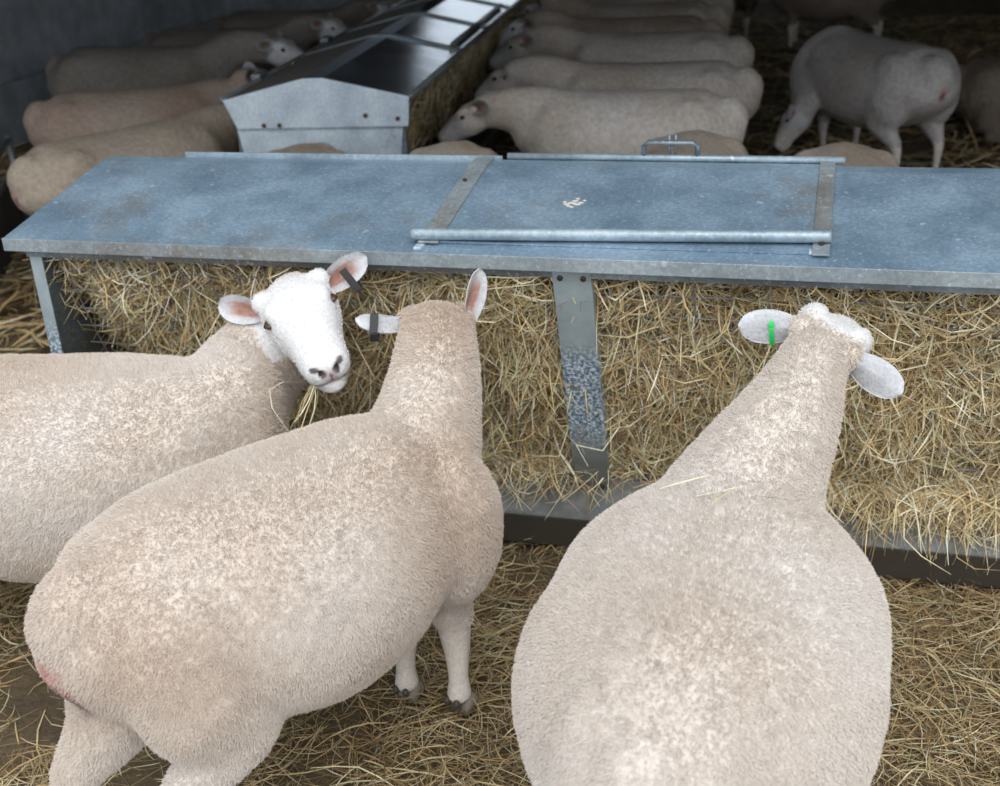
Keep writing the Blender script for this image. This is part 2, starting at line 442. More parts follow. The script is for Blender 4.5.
    # bar along the far side of the ridge, with its lifting handle
    m = MB(); m.tube([(-.875, yr1 + .012, zr + .012), (.025, yr1 + .012, zr + .012)], .010, 12)
    m.build('rear_bar', M['galv_bar'], door, smooth=True)
    m = MB(); m.box(-1.87, -.89, yr1 + .006, yr1 + .010, zr - .01, zr + .014); m.build('ridge_lip', M['galv_bar'], t)
    hx0, hx1 = -.495, -.355
    m = MB(); y_ = yr1 + .012; z_ = zr + .015
    m.tube([(hx0, y_, z_), (hx0 - .002, y_, z_ + .028), (hx0 + .010, y_, z_ + .040), (hx1 - .010, y_, z_ + .040), (hx1 + .002, y_, z_ + .028), (hx1, y_, z_)], .0072, 10)
    m.tube([(hx0 + .065, y_ + .012, z_ - .02), (hx0 + .065, y_ + .012, z_ + .058)], .004, 8)
    m.tube([(hx0 + .082, y_ + .012, z_ - .02), (hx0 + .082, y_ + .012, z_ + .058)], .004, 8)
    m.build('handle', M['galv_dirty'], door, smooth=True)
    # posts: channel in the middle, angle post and panel at the left end
    def chan(xc, w_, yt, zt, yb2, zb, mt):
        d = nrm((0, yb2 - yt, zb - zt)); nn = nrm(np.cross((1, 0, 0), d)); 
        if nn[1] > 0: nn = -nn
        m = MB(); T = np.array([xc, yt, zt]); B = np.array([xc, yb2, zb]); e = np.array([1., 0, 0])
        def bar(xa, xb, da, db):
            P = []
            for q in (B, T):
                P += [q + e * xa - nn * da, q + e * xb - nn * da, q + e * xb - nn * db, q + e * xa - nn * db]
            m.hexa(P)
        bar(-w_ / 2, w_ / 2, 0, .004); bar(-w_ / 2, -w_ / 2 + .004, .004, .04); bar(w_ / 2 - .004, w_ / 2, .004, .04)
        p = m.build('post', mt, t, bevel=.0012)
        return p, T, B, nn, d
    p, T, B, nn, d = chan(-.583, .094, 2.622, .884, 2.822, .170, M['post'])
    for q, off in ((T, .026), (B, -.03)):
        for s in (-1, 1):
            c_ = q + d * off + np.array([s * .028, 0, 0])
            m = MB(); m.tube([c_ - nn * .001, c_ + nn * .004, c_ + nn * .006], [.0075, .0075, .004], 8); m.build('bolt', M['bolt'], p)
    m = MB()
    m.box(-2.075, -2.038, 2.640, 2.644, 0, .895); m.box(-2.075, -2.071, 2.644, 2.68, 0, .895)
    m.build('corner_post', M['post'], t, bevel=.001)
    m = MB()
    m.box(-2.075, -2.038, 3.50, 3.504, 0, .84); m.box(-2.075, -2.071, 3.46, 3.50, 0, .84)
    m.build('corner_post', M['post'], t, bevel=.001)
    m = MB()
    m.add([(-2.068, 2.65, .10), (-2.068, 2.65, .893), (-2.068, 3.5, .84), (-2.068, 3.5, .10), (-2.068, 3.11, .98),
           (-2.065, 2.65, .10), (-2.065, 2.65, .893), (-2.065, 3.5, .84), (-2.065, 3.5, .10), (-2.065, 3.11, .98)],
          [(0, 1, 4, 2, 3), (8, 7, 9, 6, 5), (0, 5, 6, 1), (1, 6, 9, 4), (4, 9, 7, 2), (2, 7, 8, 3), (3, 8, 5, 0)])
    m.build('end_panel', M['galv_dirty'], t)
    # trough with a folded front
    m = MB()
    prof = [(2.775, .02), (2.755, .123), (2.842, .208), (2.862, .206), (2.90, .075), (3.38, .075), (3.42, .206), (3.44, .208), (3.525, .123), (3.505, .02),
            (3.499, .02), (3.519, .121), (3.438, .202), (3.425, .202), (3.385, .069), (2.895, .069), (2.857, .200), (2.844, .202), (2.761, .121), (2.781, .02)]
    m.prism_x(prof, -2.04, x1); m.build('trough', M['trough'], t, bevel=.002)
    # wire grid
    m = MB()
    def W3(x, z): return (x, rack_y(z) + .006 * math.sin(x * 7 + z * 9), z)
    for k in range(11):
        z_ = .865 - k * .062
        m.tube([W3(x, z_) for x in np.arange(-2.04, x1, .06)], .0019, 5)
    for k in range(35):
        x = -2.0 + k * .085
        m.tube([W3(x, z_) for z_ in np.linspace(.87, .215, 9)], .0019, 5)
    m.build('wire_grid', M['wire'], t)
    return t
F1 = feeder_long()

# hay packed behind the wire, spilling on to the trough
def rack_hay():
    r = np.random.default_rng(31)
    xs = np.linspace(-2.03, 1.0, 150); vs = np.linspace(0, 1, 40)
    gx, gv = np.meshgrid(xs, vs); gx = gx.ravel(); gv = gv.ravel()
    def surf(x, v):
        z = .885 - v * .70
        y = rack_y(z) + .022
        rec = sstep(-1.72, -2.05, x) * v * .16            # packed less tightly at the left end
        bulge = .050 * fbm(np.stack([x, x * 0, z], 1), 5.5, 41) + .010
        spill = sstep(.80, 1.0, v) * .055 * (vnoise(np.stack([x, x * 0, x * 0], 1), 3.1, 44) + .35)
        return np.stack([x, y + rec + bulge - spill, z], 1)
    P = surf(gx, gv)
    nx = len(xs); idx = np.arange(len(P)).reshape(len(vs), nx)
    F = np.stack([idx[1:, :-1].ravel(), idx[1:, 1:].ravel(), idx[:-1, 1:].ravel(), idx[:-1, :-1].ravel()], 1)
    # thick slab: back side too
    Pb = P.copy(); Pb[:, 1] += .30; nb = len(P)
    Fb = F[:, ::-1] + nb
    ring = np.concatenate([idx[0, :], idx[1:, -1], idx[-1, :-1][::-1], idx[1:-1, 0][::-1]])
    rn = np.roll(ring, -1)
    Fs = np.stack([ring, rn, rn + nb, ring + nb], 1)
    core = npmesh('tmp', np.concatenate([P, Pb]), np.concatenate([F, Fb, Fs]), None, smooth=True)
    n = 26000
    x = r.uniform(-2.03, .99, n); v = r.random(n) ** .95
    S = surf(x, v); nn = np.array([0, -.94, .34]); Nn = np.tile(nn, (n, 1))
    S += Nn * (r.uniform(-.008, .026, n) + (r.random(n) < .12) * r.uniform(0, .03, n))[:, None]
    D = tangent_dirs(n, Nn, r, .08); flow = vnoise(S, 4, 55)
    D[:, 2] += flow * .6
    L = r.uniform(.06, .24, n); wd = r.uniform(.0016, .0046, n)
    start = S - D * L[:, None] * .5
    ok = start[:, 2] + 0 < .9; tip = start[:, 2] + D[:, 2] * L
    L = np.where((tip > .885), L * .5, L)
    o = strands('rack_hay', start[ok], D[ok], Nn[ok], L[ok], wd[ok], 33, gravity=.25, zmax=.893)
    # add the core to the same mesh
    me = o.data
    import bmesh
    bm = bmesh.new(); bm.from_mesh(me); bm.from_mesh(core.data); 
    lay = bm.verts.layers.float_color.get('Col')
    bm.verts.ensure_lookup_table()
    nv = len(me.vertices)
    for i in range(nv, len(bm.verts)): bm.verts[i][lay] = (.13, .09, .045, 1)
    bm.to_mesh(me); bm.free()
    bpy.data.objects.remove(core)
    tag(o, 'golden hay packed behind the wire grid of the long feeder', 'hay', kind='stuff')
    # fallen hay on the trough flange and hanging over it
    n = 3900; x = np.concatenate([r.normal(.33, .24, 2800), r.normal(-.75, .10, 350), r.uniform(-1.9, .9, 750)])
    P = np.stack([x, r.uniform(2.80, 2.93, n), r.uniform(.205, .275, n)], 1)
    Nn = np.tile(nrm(np.array([0, -.7, .7])), (n, 1)); D = tangent_dirs(n, Nn, r, .1)
    hang = r.random(n) < .16; D[hang] = np.stack([r.normal(0, 1.1, hang.sum()), r.uniform(-.8, -.4, hang.sum()), r.uniform(-.7, .05, hang.sum())], 1)
    L = r.uniform(.05, .17, n)
    P[hang, 1] = r.uniform(2.76, 2.84, hang.sum())
    o = strands('spilled_hay', P - D * L[:, None] * .3, D, Nn, L, r.uniform(.0014, .0034, n), 35, gravity=.5)
    tag(o, 'wisps of hay fallen over the trough edge of the long feeder', 'hay', kind='stuff')
rack_hay()

def feeder_far():
    """second feeder, running away from the camera; local x to its right, y along it"""
    t = empty('hay_feeder', (-2.165, 4.80, 0), math.radians(5.9))
    tag(t, 'second ridged feeder running away into the barn between two rows of sheep', 'feeder')
    hw, L = .415, 5.2; zf, zr, rw = .85, .935, .045
    def slope(sgn, nm, mt):
        m = MB(); s = sgn; th = .004
        P = [(s * hw, 0, zf), (s * hw, L, zf), (s * rw, L, zr), (s * rw, 0, zr)]
        Q = [(x, y, z - th) for x, y, z in P]
        m.hexa(Q + P if s > 0 else Q[::-1] + P[::-1])
        if s > 0:
            m.hexa([(-rw, 0, zr - th), (rw, 0, zr - th), (rw, L, zr - th), (-rw, L, zr - th), (-rw, 0, zr), (rw, 0, zr), (rw, L, zr), (-rw, L, zr)])
        return m.build(nm, mt, t)
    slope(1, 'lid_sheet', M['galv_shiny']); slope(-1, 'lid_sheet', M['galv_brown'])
    m = MB()                   # pentagonal folded end of the lid
    f_ = [(-hw, zf), (-rw, zr), (rw, zr), (hw, zf), (hw - .012, zf - .125), (-hw + .05, zf - .125)]
    n = len(f_); V = [(x, -.012, z) for x, z in f_] + [(x, .004, z) for x, z in f_]
    m.add(V, [list(range(n))[::-1], [n + i for i in range(n)]] + [[i, (i + 1) % n, n + (i + 1) % n, n + i] for i in range(n)])
    m.build('lid_end', M['galv_light'], t, bevel=.003)
    for x, z in ((.22, zf - .075), (.36, zf - .09), (-.24, zf - .11), (-.17, zf - .11)):
        m = MB(); m.tube([(x, -.013, z), (x, -.019, z)], .010, 8); m.build('bolt', M['bolt'], t)
    for s in (-1, 1):
        m = MB(); m.tube([(s * (hw + .004), -.01, zf), (s * (hw + .004), L, zf)], .014, 8)
        m.build('edge_rail', M['galv_dirty'], t, smooth=True)
    for y in (1.15, 1.95, 2.8, 3.7, 4.5):
        m = MB()
        for s in (-1, 1):
            P = [(s * hw, y, zf + .001), (s * hw, y + .06, zf + .001), (s * rw, y + .06, zr + .001), (s * rw, y, zr + .001)]
            Q = [(a, b, c + .008) for a, b, c in P]
            m.hexa(P + Q if s > 0 else P[::-1] + Q[::-1])
        m.box(-rw, rw, y, y + .06, zr + .001, zr + .009)
        m.build('strap', M['galv_dirty'], t)
    m = MB(); m.tube([(hw - .05, 1.2, zf + .03), (hw - .05, 2.75, zf + .03)], .014, 10); m.build('front_bar', M['galv_dirty'], t, smooth=True)
    for y in (.45, 1.55, 2.9):
        m = MB(); m.box(-hw - .035, -hw + .01, y, y + .10, zf - .01, zf + .03); m.build('hinge_lug', M['galv_dirty'], t, bevel=.004)
    # hopper body
    m = MB(); a, b_ = .375, .33
    V = [(-a, .01, .73), (a, .01, .73), (b_, .01, .42), (-b_, .01, .42), (-a, .016, .73), (a, .016, .73), (b_, .016, .42), (-b_, .016, .42)]
    m.add(V, [(0, 3, 2, 1), (4, 5, 6, 7), (0, 1, 5, 4), (1, 2, 6, 5), (2, 3, 7, 6), (3, 0, 4, 7)])
    m.build('end_panel', M['galv_light'], t)
    for s in (-1, 1):
        for y in (.0, L - .04):
            m = MB(); m.box(s * .36 - .02, s * .36 + .02, y + .02, y + .06, 0, .84); m.build('leg', M['galv_dirty'], t)
    m = MB(); zt = .34
    m.add([(-.46, .0, .30), (-.36, .0, .10), (.36, .0, .10), (.46, .0, .30), (-.46, L, .30), (-.36, L, .10), (.36, L, .10), (.46, L, .30),
           (-.44, .02, .30), (-.35, .02, .12), (.35, .02, .12), (.44, .02, .30), (-.44, L - .02, .30), (-.35, L - .02, .12), (.35, L - .02, .12), (.44, L - .02, .30)],
          [(0, 1, 2, 3), (7, 6, 5, 4), (0, 4, 5, 1), (1, 5, 6, 2), (2, 6, 7, 3), (8, 11, 10, 9), (12, 13, 14, 15), (8, 9, 13, 12), (9, 10, 14, 13), (10, 11, 15, 14),
           (0, 3, 11, 8), (4, 12, 15, 7), (0, 8, 12, 4), (3, 7, 15, 11)])
    m.build('trough', M['trough'], t)
    m = MB()
    for s in (-1, 1):
        for k in range(8):
            z_ = .80 - k * .06; x = s * (.37 - k * .03)
            m.tube([(x, .03, z_), (x, L - .03, z_)], .003, 5)
        for k in range(int(L / .12)):
            y = .06 + k * .12; m.tube([(s * .37, y, .80), (s * .16, y, .38)], .003, 5)
    m.build('wire_grid', M['wire'], t)
    # its hay
    r = np.random.default_rng(61); n = 7000
    s = r.choice([-1, 1], n, p=[.3, .7]); y = r.uniform(.03, L - .05, n); k = r.random(n)
    P = np.stack([s * (.36 - k * .20), y, .80 - k * .45], 1); Nn = np.stack([s * .85, s * 0, -.3 + 0 * k], 1); Nn /= np.linalg.norm(Nn, axis=1)[:, None]
    D = tangent_dirs(n, Nn, r, .1); LL = r.uniform(.08, .2, n)
    o = strands('rack_hay', P - D * LL[:, None] * .5, D, Nn, LL, r.uniform(.003, .006, n), 62, gravity=.3)
    o.matrix_world = Matrix.Translation((-2.165, 4.80, 0)) @ Matrix.Rotation(math.radians(5.9), 4, 'Z')
    tag(o, 'hay showing below the lid of the second feeder running away into the barn', 'hay', kind='stuff')
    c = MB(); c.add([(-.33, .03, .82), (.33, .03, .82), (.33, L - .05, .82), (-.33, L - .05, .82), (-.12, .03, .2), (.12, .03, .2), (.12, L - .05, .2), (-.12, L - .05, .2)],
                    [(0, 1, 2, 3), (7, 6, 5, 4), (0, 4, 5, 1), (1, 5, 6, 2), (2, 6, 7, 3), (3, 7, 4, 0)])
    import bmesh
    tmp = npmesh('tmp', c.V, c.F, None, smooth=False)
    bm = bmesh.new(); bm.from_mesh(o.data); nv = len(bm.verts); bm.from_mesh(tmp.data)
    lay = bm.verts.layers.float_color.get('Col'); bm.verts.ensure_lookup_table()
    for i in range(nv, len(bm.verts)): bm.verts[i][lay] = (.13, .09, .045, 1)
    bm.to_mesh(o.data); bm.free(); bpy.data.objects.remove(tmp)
feeder_far()

# ------------------------------------------------------------------ sheep
def catmull(A, m):
    A = np.asarray(A, float); n = len(A)
    P = np.concatenate([[2 * A[0] - A[1]], A, [2 * A[-1] - A[-2]]])
    out = []
    for i in range(n - 1):
        p0, p1, p2, p3 = P[i:i + 4]
        for k in range(m):
            t = k / m
            out.append(.5 * (2 * p1 + (p2 - p0) * t + (2 * p0 - 5 * p1 + 4 * p2 - p3) * t * t + (3 * p1 - p0 - 3 * p2 + p3) * t ** 3))
    out.append(A[-1]); return np.array(out)

def loft(mb, pts, dims, up=(0, 0, 1), n=28, m=6, egg=0.0, sq=2.0, tang=None):
    """pts (k,3); dims (k,3): half width, half height up, half height down. rounded ends are added"""
    pts = catmull(pts, m); dims = np.maximum(catmull(dims, m), .002)
    up = np.array(up, float)
    T = np.gradient(pts, axis=0); T /= np.linalg.norm(T, axis=1)[:, None]
    # rounded end caps
    def cap(p, t, d, sgn):
        P = []; Dm = []
        R = min(d[0], (d[1] + d[2]) / 2) * .75
        for a in (20, 45, 65, 82):
            a = math.radians(a); P.append(p + sgn * t * R * math.sin(a)); Dm.append(d * math.cos(a))
        return P, Dm
    p2, d2 = cap(pts[-1], T[-1], dims[-1], 1); p1, d1 = cap(pts[0], T[0], dims[0], -1)
    pts = np.array(p1[::-1] + list(pts) + p2); dims = np.array(d1[::-1] + list(dims) + d2)
    T = np.concatenate([[T[0]] * 4, T, [T[-1]] * 4])
    an = np.linspace(0, 2 * math.pi, n, endpoint=False)
    c, s = np.cos(an), np.sin(an)
    c = np.sign(c) * np.abs(c) ** (2 / sq); s = np.sign(s) * np.abs(s) ** (2 / sq)
    V = []
    for p, t, d in zip(pts, T, dims):
        side = np.cross(up, t)
        if np.linalg.norm(side) < .15: side = np.cross(np.array([1., 0, 0]), t)
        side = nrm(side); u = nrm(np.cross(t, side))
        w = d[0] * (1 - egg * s)
        h = np.where(s > 0, d[1], d[2]) * s
        V.append(p + side * (w * c)[:, None] + u * h[:, None])
    V = np.concatenate(V); k = len(pts); F = []
    for i in range(k - 1):
        for j in range(n):
            F.append((i * n + j, i * n + (j + 1) % n, (i + 1) * n + (j + 1) % n, (i + 1) * n + j))
    F.append(list(range(n))[::-1]); F.append([(k - 1) * n + j for j in range(n)])
    mb.add(V, F)

TRUNK = [(-.505, .615, .085, .085, .10), (-.46, .585, .165, .13, .17), (-.36, .555, .215, .165, .20), (-.20, .52, .250, .195, .235), (-.02, .50, .270, .205, .255),
         (.14, .50, .265, .205, .25), (.28, .515, .225, .195, .225), (.39, .535, .175, .175, .20), (.475, .555, .115, .125, .15)]
HEAD = [(.0, .052, .042, .055), (.025, .070, .053, .076), (.052, .077, .060, .086), (.085, .074, .060, .084), (.125, .063, .055, .074),
        (.165, .052, .048, .062), (.205, .049, .041, .052), (.232, .046, .034, .043)]

def head_frame(fwd, up):
    f = nrm(fwd); s = nrm(np.cross(up, f)); u = np.cross(f, s)
    return np.stack([f, s, u], 1)        # columns: forward, left, up

def lap_smooth(V, E, w, it):
    n = len(V); deg = np.bincount(E.ravel(), minlength=n).astype(float); deg[deg == 0] = 1
    for _ in range(it):
        S = np.stack([np.bincount(E[:, 0], V[E[:, 1], k], n) + np.bincount(E[:, 1], V[E[:, 0], k], n) for k in range(3)], 1) / deg[:, None]
        V = V + (w[:, None]) * (S - V)
    return V

def make_sheep(name, label, loc, rz, poll, hdir, neck=None, hup=(0, 0, 1), legs=None, scale=1.0, voxel=.008, near=False, bend=0.0, group=None,
               ears=None, wears=False, fat=1.0, coat=None, lie=False, tags=(), trunk=None, face_white=1.0, nhair=0, thick_neck=1.0, neck_r=None, tailpink=True, hs=1.12, brow=1.0, haunch=1.0, ear_u=.022, ndrop=.012, ear_w=.034, ear_l=.118, leg_r=1.0, jaw=.14, face_at=.0, far_nose=False, seed=1, spots=()):
    """local frame: x forward, y left, z up; poll and hdir are given in the local frame"""
    t = empty(name, loc, rz); t.scale = (scale,) * 3
    tag(t, label, 'sheep', group)
    TR = trunk or TRUNK
    poll = np.array(poll, float); H0 = head_frame(hdir, hup); H = H0 * hs
    mb = MB()
    dz = -.27 if lie else 0.0
    def bx(x, z): 
        # sideways bend of the trunk (positive turns the front to the left)
        return np.array([x, bend * (x + .1) ** 2 * np.sign(x + .1) if bend else 0.0, z + dz])
    loft(mb, [bx(a[0], a[1]) for a in TR], [(a[2] * fat, a[3], a[4]) for a in TR], egg=.10, sq=2.12)
    # haunches and shoulders
    for s in (-1, 1):
        ball(mb, bx(-.33 * -TR[0][0] / .505, .50) + np.array([0, s * .135 * haunch, 0]), (.15, .10 * haunch, .20))
        ball(mb, bx(.31, .49) + np.array([0, s * .125, 0]), (.115, .085, .18))
    # neck
    nb = bx(TR[-2][0] + .01, .60)
    nk = [nb - np.array([.14, 0, .06]), nb + np.array([.02, 0, 0.0])] + [np.array(p, float) for p in (neck or [])] + [poll - H[:, 2] * ndrop]
    nr = neck_r or np.linspace(.155, .078, len(nk))
    loft(mb, nk, [(r * .92 * thick_neck, r * 1.0, r * 1.1) for r in nr], up=(H[:, 2] * .5 + np.array([0, 0, .5])) if near else (0, 0, 1))
    # head
    hp = [poll + H[:, 0] * a[0] - H[:, 2] * (.02 * a[0] / .25) for a in HEAD]
    loft(mb, hp, [[q * hs for q in a[1:]] for a in HEAD], up=H0[:, 2], sq=2.25, m=4)
    for s in (-1, 1):
        ball(mb, poll + H @ np.array([.080, s * .050, .034]), (.036 * brow, .024 * brow, .024 * brow), H)      # brow
        ball(mb, poll + H @ np.array([.060, s * .040, -.040]), (.055, .026, .036), H)     # cheek
        ball(mb, poll + H @ np.array([.232, s * .018, -.010]), (.022, .020, .022), H)     # nostril wing
        ball(mb, poll + H @ np.array([.022, s * .058, .024]), (.024, .026, .022), H)     # ear root
    ball(mb, poll + H @ np.array([.208, 0, -.054]), (.056, .036, .022), H)                # chin
    # legs
    default = dict(fl=[(.31, .115, .42), (.30, .115, .32), (.315, .11, .205), (.315, .105, .11), (.315, .10, .055), (.335, .10, .02)],
                   fr=None, hl=[(-.33, .13, .46), (-.27, .145, .35), (-.40, .125, .235), (-.405, .12, .12), (-.40, .12, .055), (-.38, .12, .02)], hr=None)
    legs = legs or {}
    R = dict(f=[.085, .052, .032, .0205, .026, .024], h=[.125, .082, .034, .0215, .027, .024])
    feet = []
    if not lie:
        for k in ('fl', 'fr', 'hl', 'hr'):
            P = legs.get(k)
            if P is None:
                P = [(a, -b if k[1] == 'r' else b, c) for a, b, c in default[k[0] + 'l']]
            P = np.array(P, float)
            r = [q * (leg_r if i_ > 1 else 1) for i_, q in enumerate(R[k[0]])]; loft(mb, P[:-1], [(q * .92, q, q) for q in r[:-1]], up=(1, 0, 0), n=16, m=5)
            feet.append((P[-2], P[-1], k))
    else:
        for s in (-1, 1):
            loft(mb, [(.34, s * .12, .14), (.40, s * .15, .06), (.24, s * .16, .035)], [(.06,) * 3, (.035,) * 3, (.025,) * 3], n=12, m=4)
            loft(mb, [(-.33, s * .18, .16), (-.18, s * .24, .06), (-.34, s * .25, .035)], [(.11,) * 3, (.05,) * 3, (.028,) * 3], n=12, m=4)
    # docked tail
    tx = TR[0][0]; loft(mb, [bx(tx + .015, .66), bx(tx - .030, .62), bx(tx - .043, .575)], [(.032, .026, .026), (.026, .02, .02), (.014, .012, .012)], up=(1, 0, 0), n=12, m=3)
    if lie: mb.V = [(a, b, max(c, .012)) for a, b, c in mb.V]
    tmp = npmesh('tmp', mb.V, mb.F, None)
    md = tmp.modifiers.new('r', 'REMESH'); md.mode = 'VOXEL'; md.voxel_size = voxel; md.use_smooth_shade = True
    dg = bpy.context.evaluated_depsgraph_get(); ev = tmp.evaluated_get(dg)
    me = bpy.data.meshes.new_from_object(ev, depsgraph=dg)
    bpy.data.objects.remove(tmp)
    n = len(me.vertices); V = np.empty(n * 3, dtype=np.float32); me.vertices.foreach_get('co', V); V = V.reshape(-1, 3).astype(float)
    E = np.empty(len(me.edges) * 2, dtype=np.int32); me.edges.foreach_get('vertices', E); E = E.reshape(-1, 2)
    def hl(V): return (V - poll) @ H0 / hs
    h = hl(V)
    in_head = sstep(-.05, .03, h[:, 0]) * (1 - sstep(.14, .20, np.linalg.norm(h * np.array([.5, 1, 1]), axis=1)))
    leg_z = 1 - sstep(.20, .38, V[:, 2]) if not lie else np.zeros(n)
    wsm = .55 * (1 - .93 * in_head) * (1 - .80 * leg_z)
    V = lap_smooth(V, E, wsm, int(26 * (.008 / voxel) ** 1.3)); V = lap_smooth(V, E, np.full(n, .4), 3)
    # head detail
    h = hl(V)
    def push(center, rad, amt, direction):
        nonlocal V, h
        d = np.linalg.norm((h - np.array(center)) / np.array(rad), axis=1); w = np.exp(-d ** 2 * 2.2) * (in_head > .2)
        V = V + (H @ np.array(direction, float))[None, :] * (w * amt)[:, None]; h = hl(V)
    if near:
        for s in (-1, 1):
            push((.088, s * .076, .018), (.014, .02, .0075), -.007, (0, s, 0))            # eye socket
            push((.112, s * .066, .000), (.022, .02, .008), -.004, (0, s, 0))             # tear line
            push((.256, s * .018, -.006), (.018, .0085, .009), -.009, (1, 0, 0))           # nostrils
            push((.215, s * .040, -.036), (.045, .02, .0042), -.006, (0, s, 0))            # mouth
        push((.255, 0, -.036), (.03, .03, .0045), -.008, (1, 0, 0))
        push((.252, 0, -.022), (.01, .003, .012), -.004, (1, 0, 0))
    me.vertices.foreach_set('co', V.astype(np.float32).ravel()); me.update()
    Nm = np.empty(n * 3, dtype=np.float32); me.vertices.foreach_get('normal', Nm); Nm = Nm.reshape(-1, 3).astype(float)
    # body areas
    face = sstep(.0, .05, h[:, 0] - face_at + (.75 * np.minimum(h[:, 2] + .01, 0) if face_at < 0 else 0) - .25 * np.abs(h[:, 2]) * 0 + .02 * vnoise(V, 30, 5)) * sstep(.104, .088, np.abs(h[:, 1])) * (np.linalg.norm(h[:, 1:], axis=1) < .14) * (h[:, 0] < .33) * (h[:, 2] > -jaw)
    shank = (1 - sstep(.24, .32, V[:, 2] + .02 * vnoise(V, 20, 8))) * (np.abs(V[:, 2]) < 1) * (sstep(.09, .05, 0 * V[:, 0])) if not lie else np.zeros(n)
    belly = V[:, 2] < .30
    inner_leg = shank * 1.0
    if not lie:
        # only legs, not the belly
        trunk_dist = np.abs(V[:, 1]); shank = shank * (V[:, 2] < .235)
    wool = 1 - np.clip(face + shank, 0, 1)
    coat = coat or ((.75, .665, .59), (.79, .73, .68), (.665, .555, .465))
    c0, c1, c2 = [np.array(c) for c in coat]
    a = fbm(V + seed * 7.7, 3.2, seed)[:, None]; col = c0 + (c1 - c0) * np.clip(a * 2, 0, 1) + (c2 - c0) * np.clip(-a * 2, 0, 1)
    fw = np.array((.81, .795, .79)) * face_white
    col = col * (1 - face[:, None]) + fw * face[:, None]
    lg = np.array((.78, .71, .64)) * (.75 + .25 * face_white)
    col = col * (1 - shank[:, None]) + lg * shank[:, None]
    if tailpink:
        tp = bx(TR[0][0] - .04, .515); d = np.linalg.norm((V - tp) / np.array([.06, .028, .060]), axis=1); w = sstep(1.2, .5, d + .25 * vnoise(V, 30, 2))[:, None]
        col = col * (1 - w) + np.array((.62, .36, .32)) * w
        tp = bx(TR[0][0] - .045, .50); d = np.linalg.norm((V - tp) / np.array([.05, .018, .034]), axis=1); w = sstep(1.1, .5, d + .4 * vnoise(V, 60, 4))[:, None]
        col = col * (1 - w) + np.array((.17, .12, .13)) * w
    for (p, rad, cc, amt) in spots:
        d = np.linalg.norm((V - np.array(p)) / np.array(rad), axis=1); w = (sstep(1.2, .6, d + .35 * vnoise(V, 45, 6)) * amt)[:, None]
        col = col * (1 - w) + np.array(cc) * w
    if near:
        for s in (-1, 1):
            d = np.linalg.norm((h - np.array((.256, s * .0145, -.008))) / np.array((.020, .0085, .0095)), axis=1); w = sstep(1.1, .75, d)[:, None]
            col = col * (1 - w) + np.array((.035, .025, .03)) * w
            d = np.linalg.norm((h - np.array((.246, s * .0255, .001))) / np.array((.020, .0095, .0062)), axis=1); w = sstep(1.1, .75, d)[:, None] * .9
            col = col * (1 - w) + np.array((.05, .035, .04)) * w
            d = np.linalg.norm((h - np.array((.225, s * .034, -.036))) / np.array((.055, .034, .0045)), axis=1); w = sstep(1.2, .6, d)[:, None] * .75 * (h[:, :1] > .17)
            col = col * (1 - w) + np.array((.30, .17, .17)) * w
            d = np.linalg.norm((h - np.array((.088, s * .075, .018))) / np.array((.017, .03, .0095)), axis=1); w = sstep(1.15, .8, d)[:, None] * .8
            col = col * (1 - w) + np.array((.40, .25, .22)) * w
        d = np.linalg.norm((h - np.array((.26, 0, -.020))) / np.array((.03, .017, .020)), axis=1); w = sstep(1.2, .6, d)[:, None] * .55
        col = col * (1 - w) + np.array((.48, .33, .34)) * w
        d = np.linalg.norm((h - np.array((.262, 0, -.020))) / np.array((.03, .0026, .013)), axis=1); w = sstep(1.2, .6, d)[:, None] * .8
        col = col * (1 - w) + np.array((.10, .07, .08)) * w
    # fleece relief
    rel = (.0012 * vnoise(V, 45, 3) + .0012 * vnoise(V, 90, 4) + .006 * fbm(V, 7, 9)) * wool
    V = V + Nm * rel[:, None]
    me.vertices.foreach_set('co', V.astype(np.float32).ravel())
    for a_ in list(me.attributes):
        if a_.name == 'Col': me.attributes.remove(a_)
    ca = me.color_attributes.new('Col', 'FLOAT_COLOR', 'POINT'); c4 = np.ones((n, 4), dtype=np.float32); c4[:, :3] = np.clip(col, 0, 1)
    ca.data.foreach_set('color', c4.ravel())
    me.materials.clear(); me.materials.append(M['skin'] if near else M['far_coat'])
    me.polygons.foreach_set('use_smooth', np.ones(len(me.polygons), dtype=bool)); me.update(); me.name = 'body'
    body = bpy.data.objects.new('body', me); COL.objects.link(body); body.parent = t
    # hooves: two claws each
    for (fet, toe, k) in feet:
        m = MB(); d = nrm(np.array([toe[0] - fet[0], toe[1] - fet[1], 0]) + np.array([.01, 0, 0])); sd = np.array([-d[1], d[0], 0])
        for s in (-1, 1):
            c = np.array([toe[0], toe[1], 0]) + sd * s * .0125
            V_ = []
            for z_, a_, b_, w_ in ((.003, -.030, .034, .0125), (.022, -.026, .024, .0115), (.044, -.020, .008, .010)):
                for (q, ww) in ((a_, w_ * .8), (a_ * .3, w_), (b_ * .6, w_ * .9), (b_, w_ * .25)):
                    V_.append(c + d * q + sd * ww + np.array([0, 0, z_]))
                for (q, ww) in ((b_, -w_ * .25), (b_ * .6, -w_ * .9), (a_ * .3, -w_), (a_, -w_ * .8)):
                    V_.append(c + d * q + sd * ww + np.array([0, 0, z_]))
            F_ = [[i * 8 + j, i * 8 + (j + 1) % 8, (i + 1) * 8 + (j + 1) % 8, (i + 1) * 8 + j] for i in range(2) for j in range(8)]
            F_ = [f[::-1] for f in F_] + [list(range(8)), [16 + j for j in range(8)][::-1]]
            m.add(V_, F_)
        hf = m.build('hoof', M['hoof'], t, smooth=True)
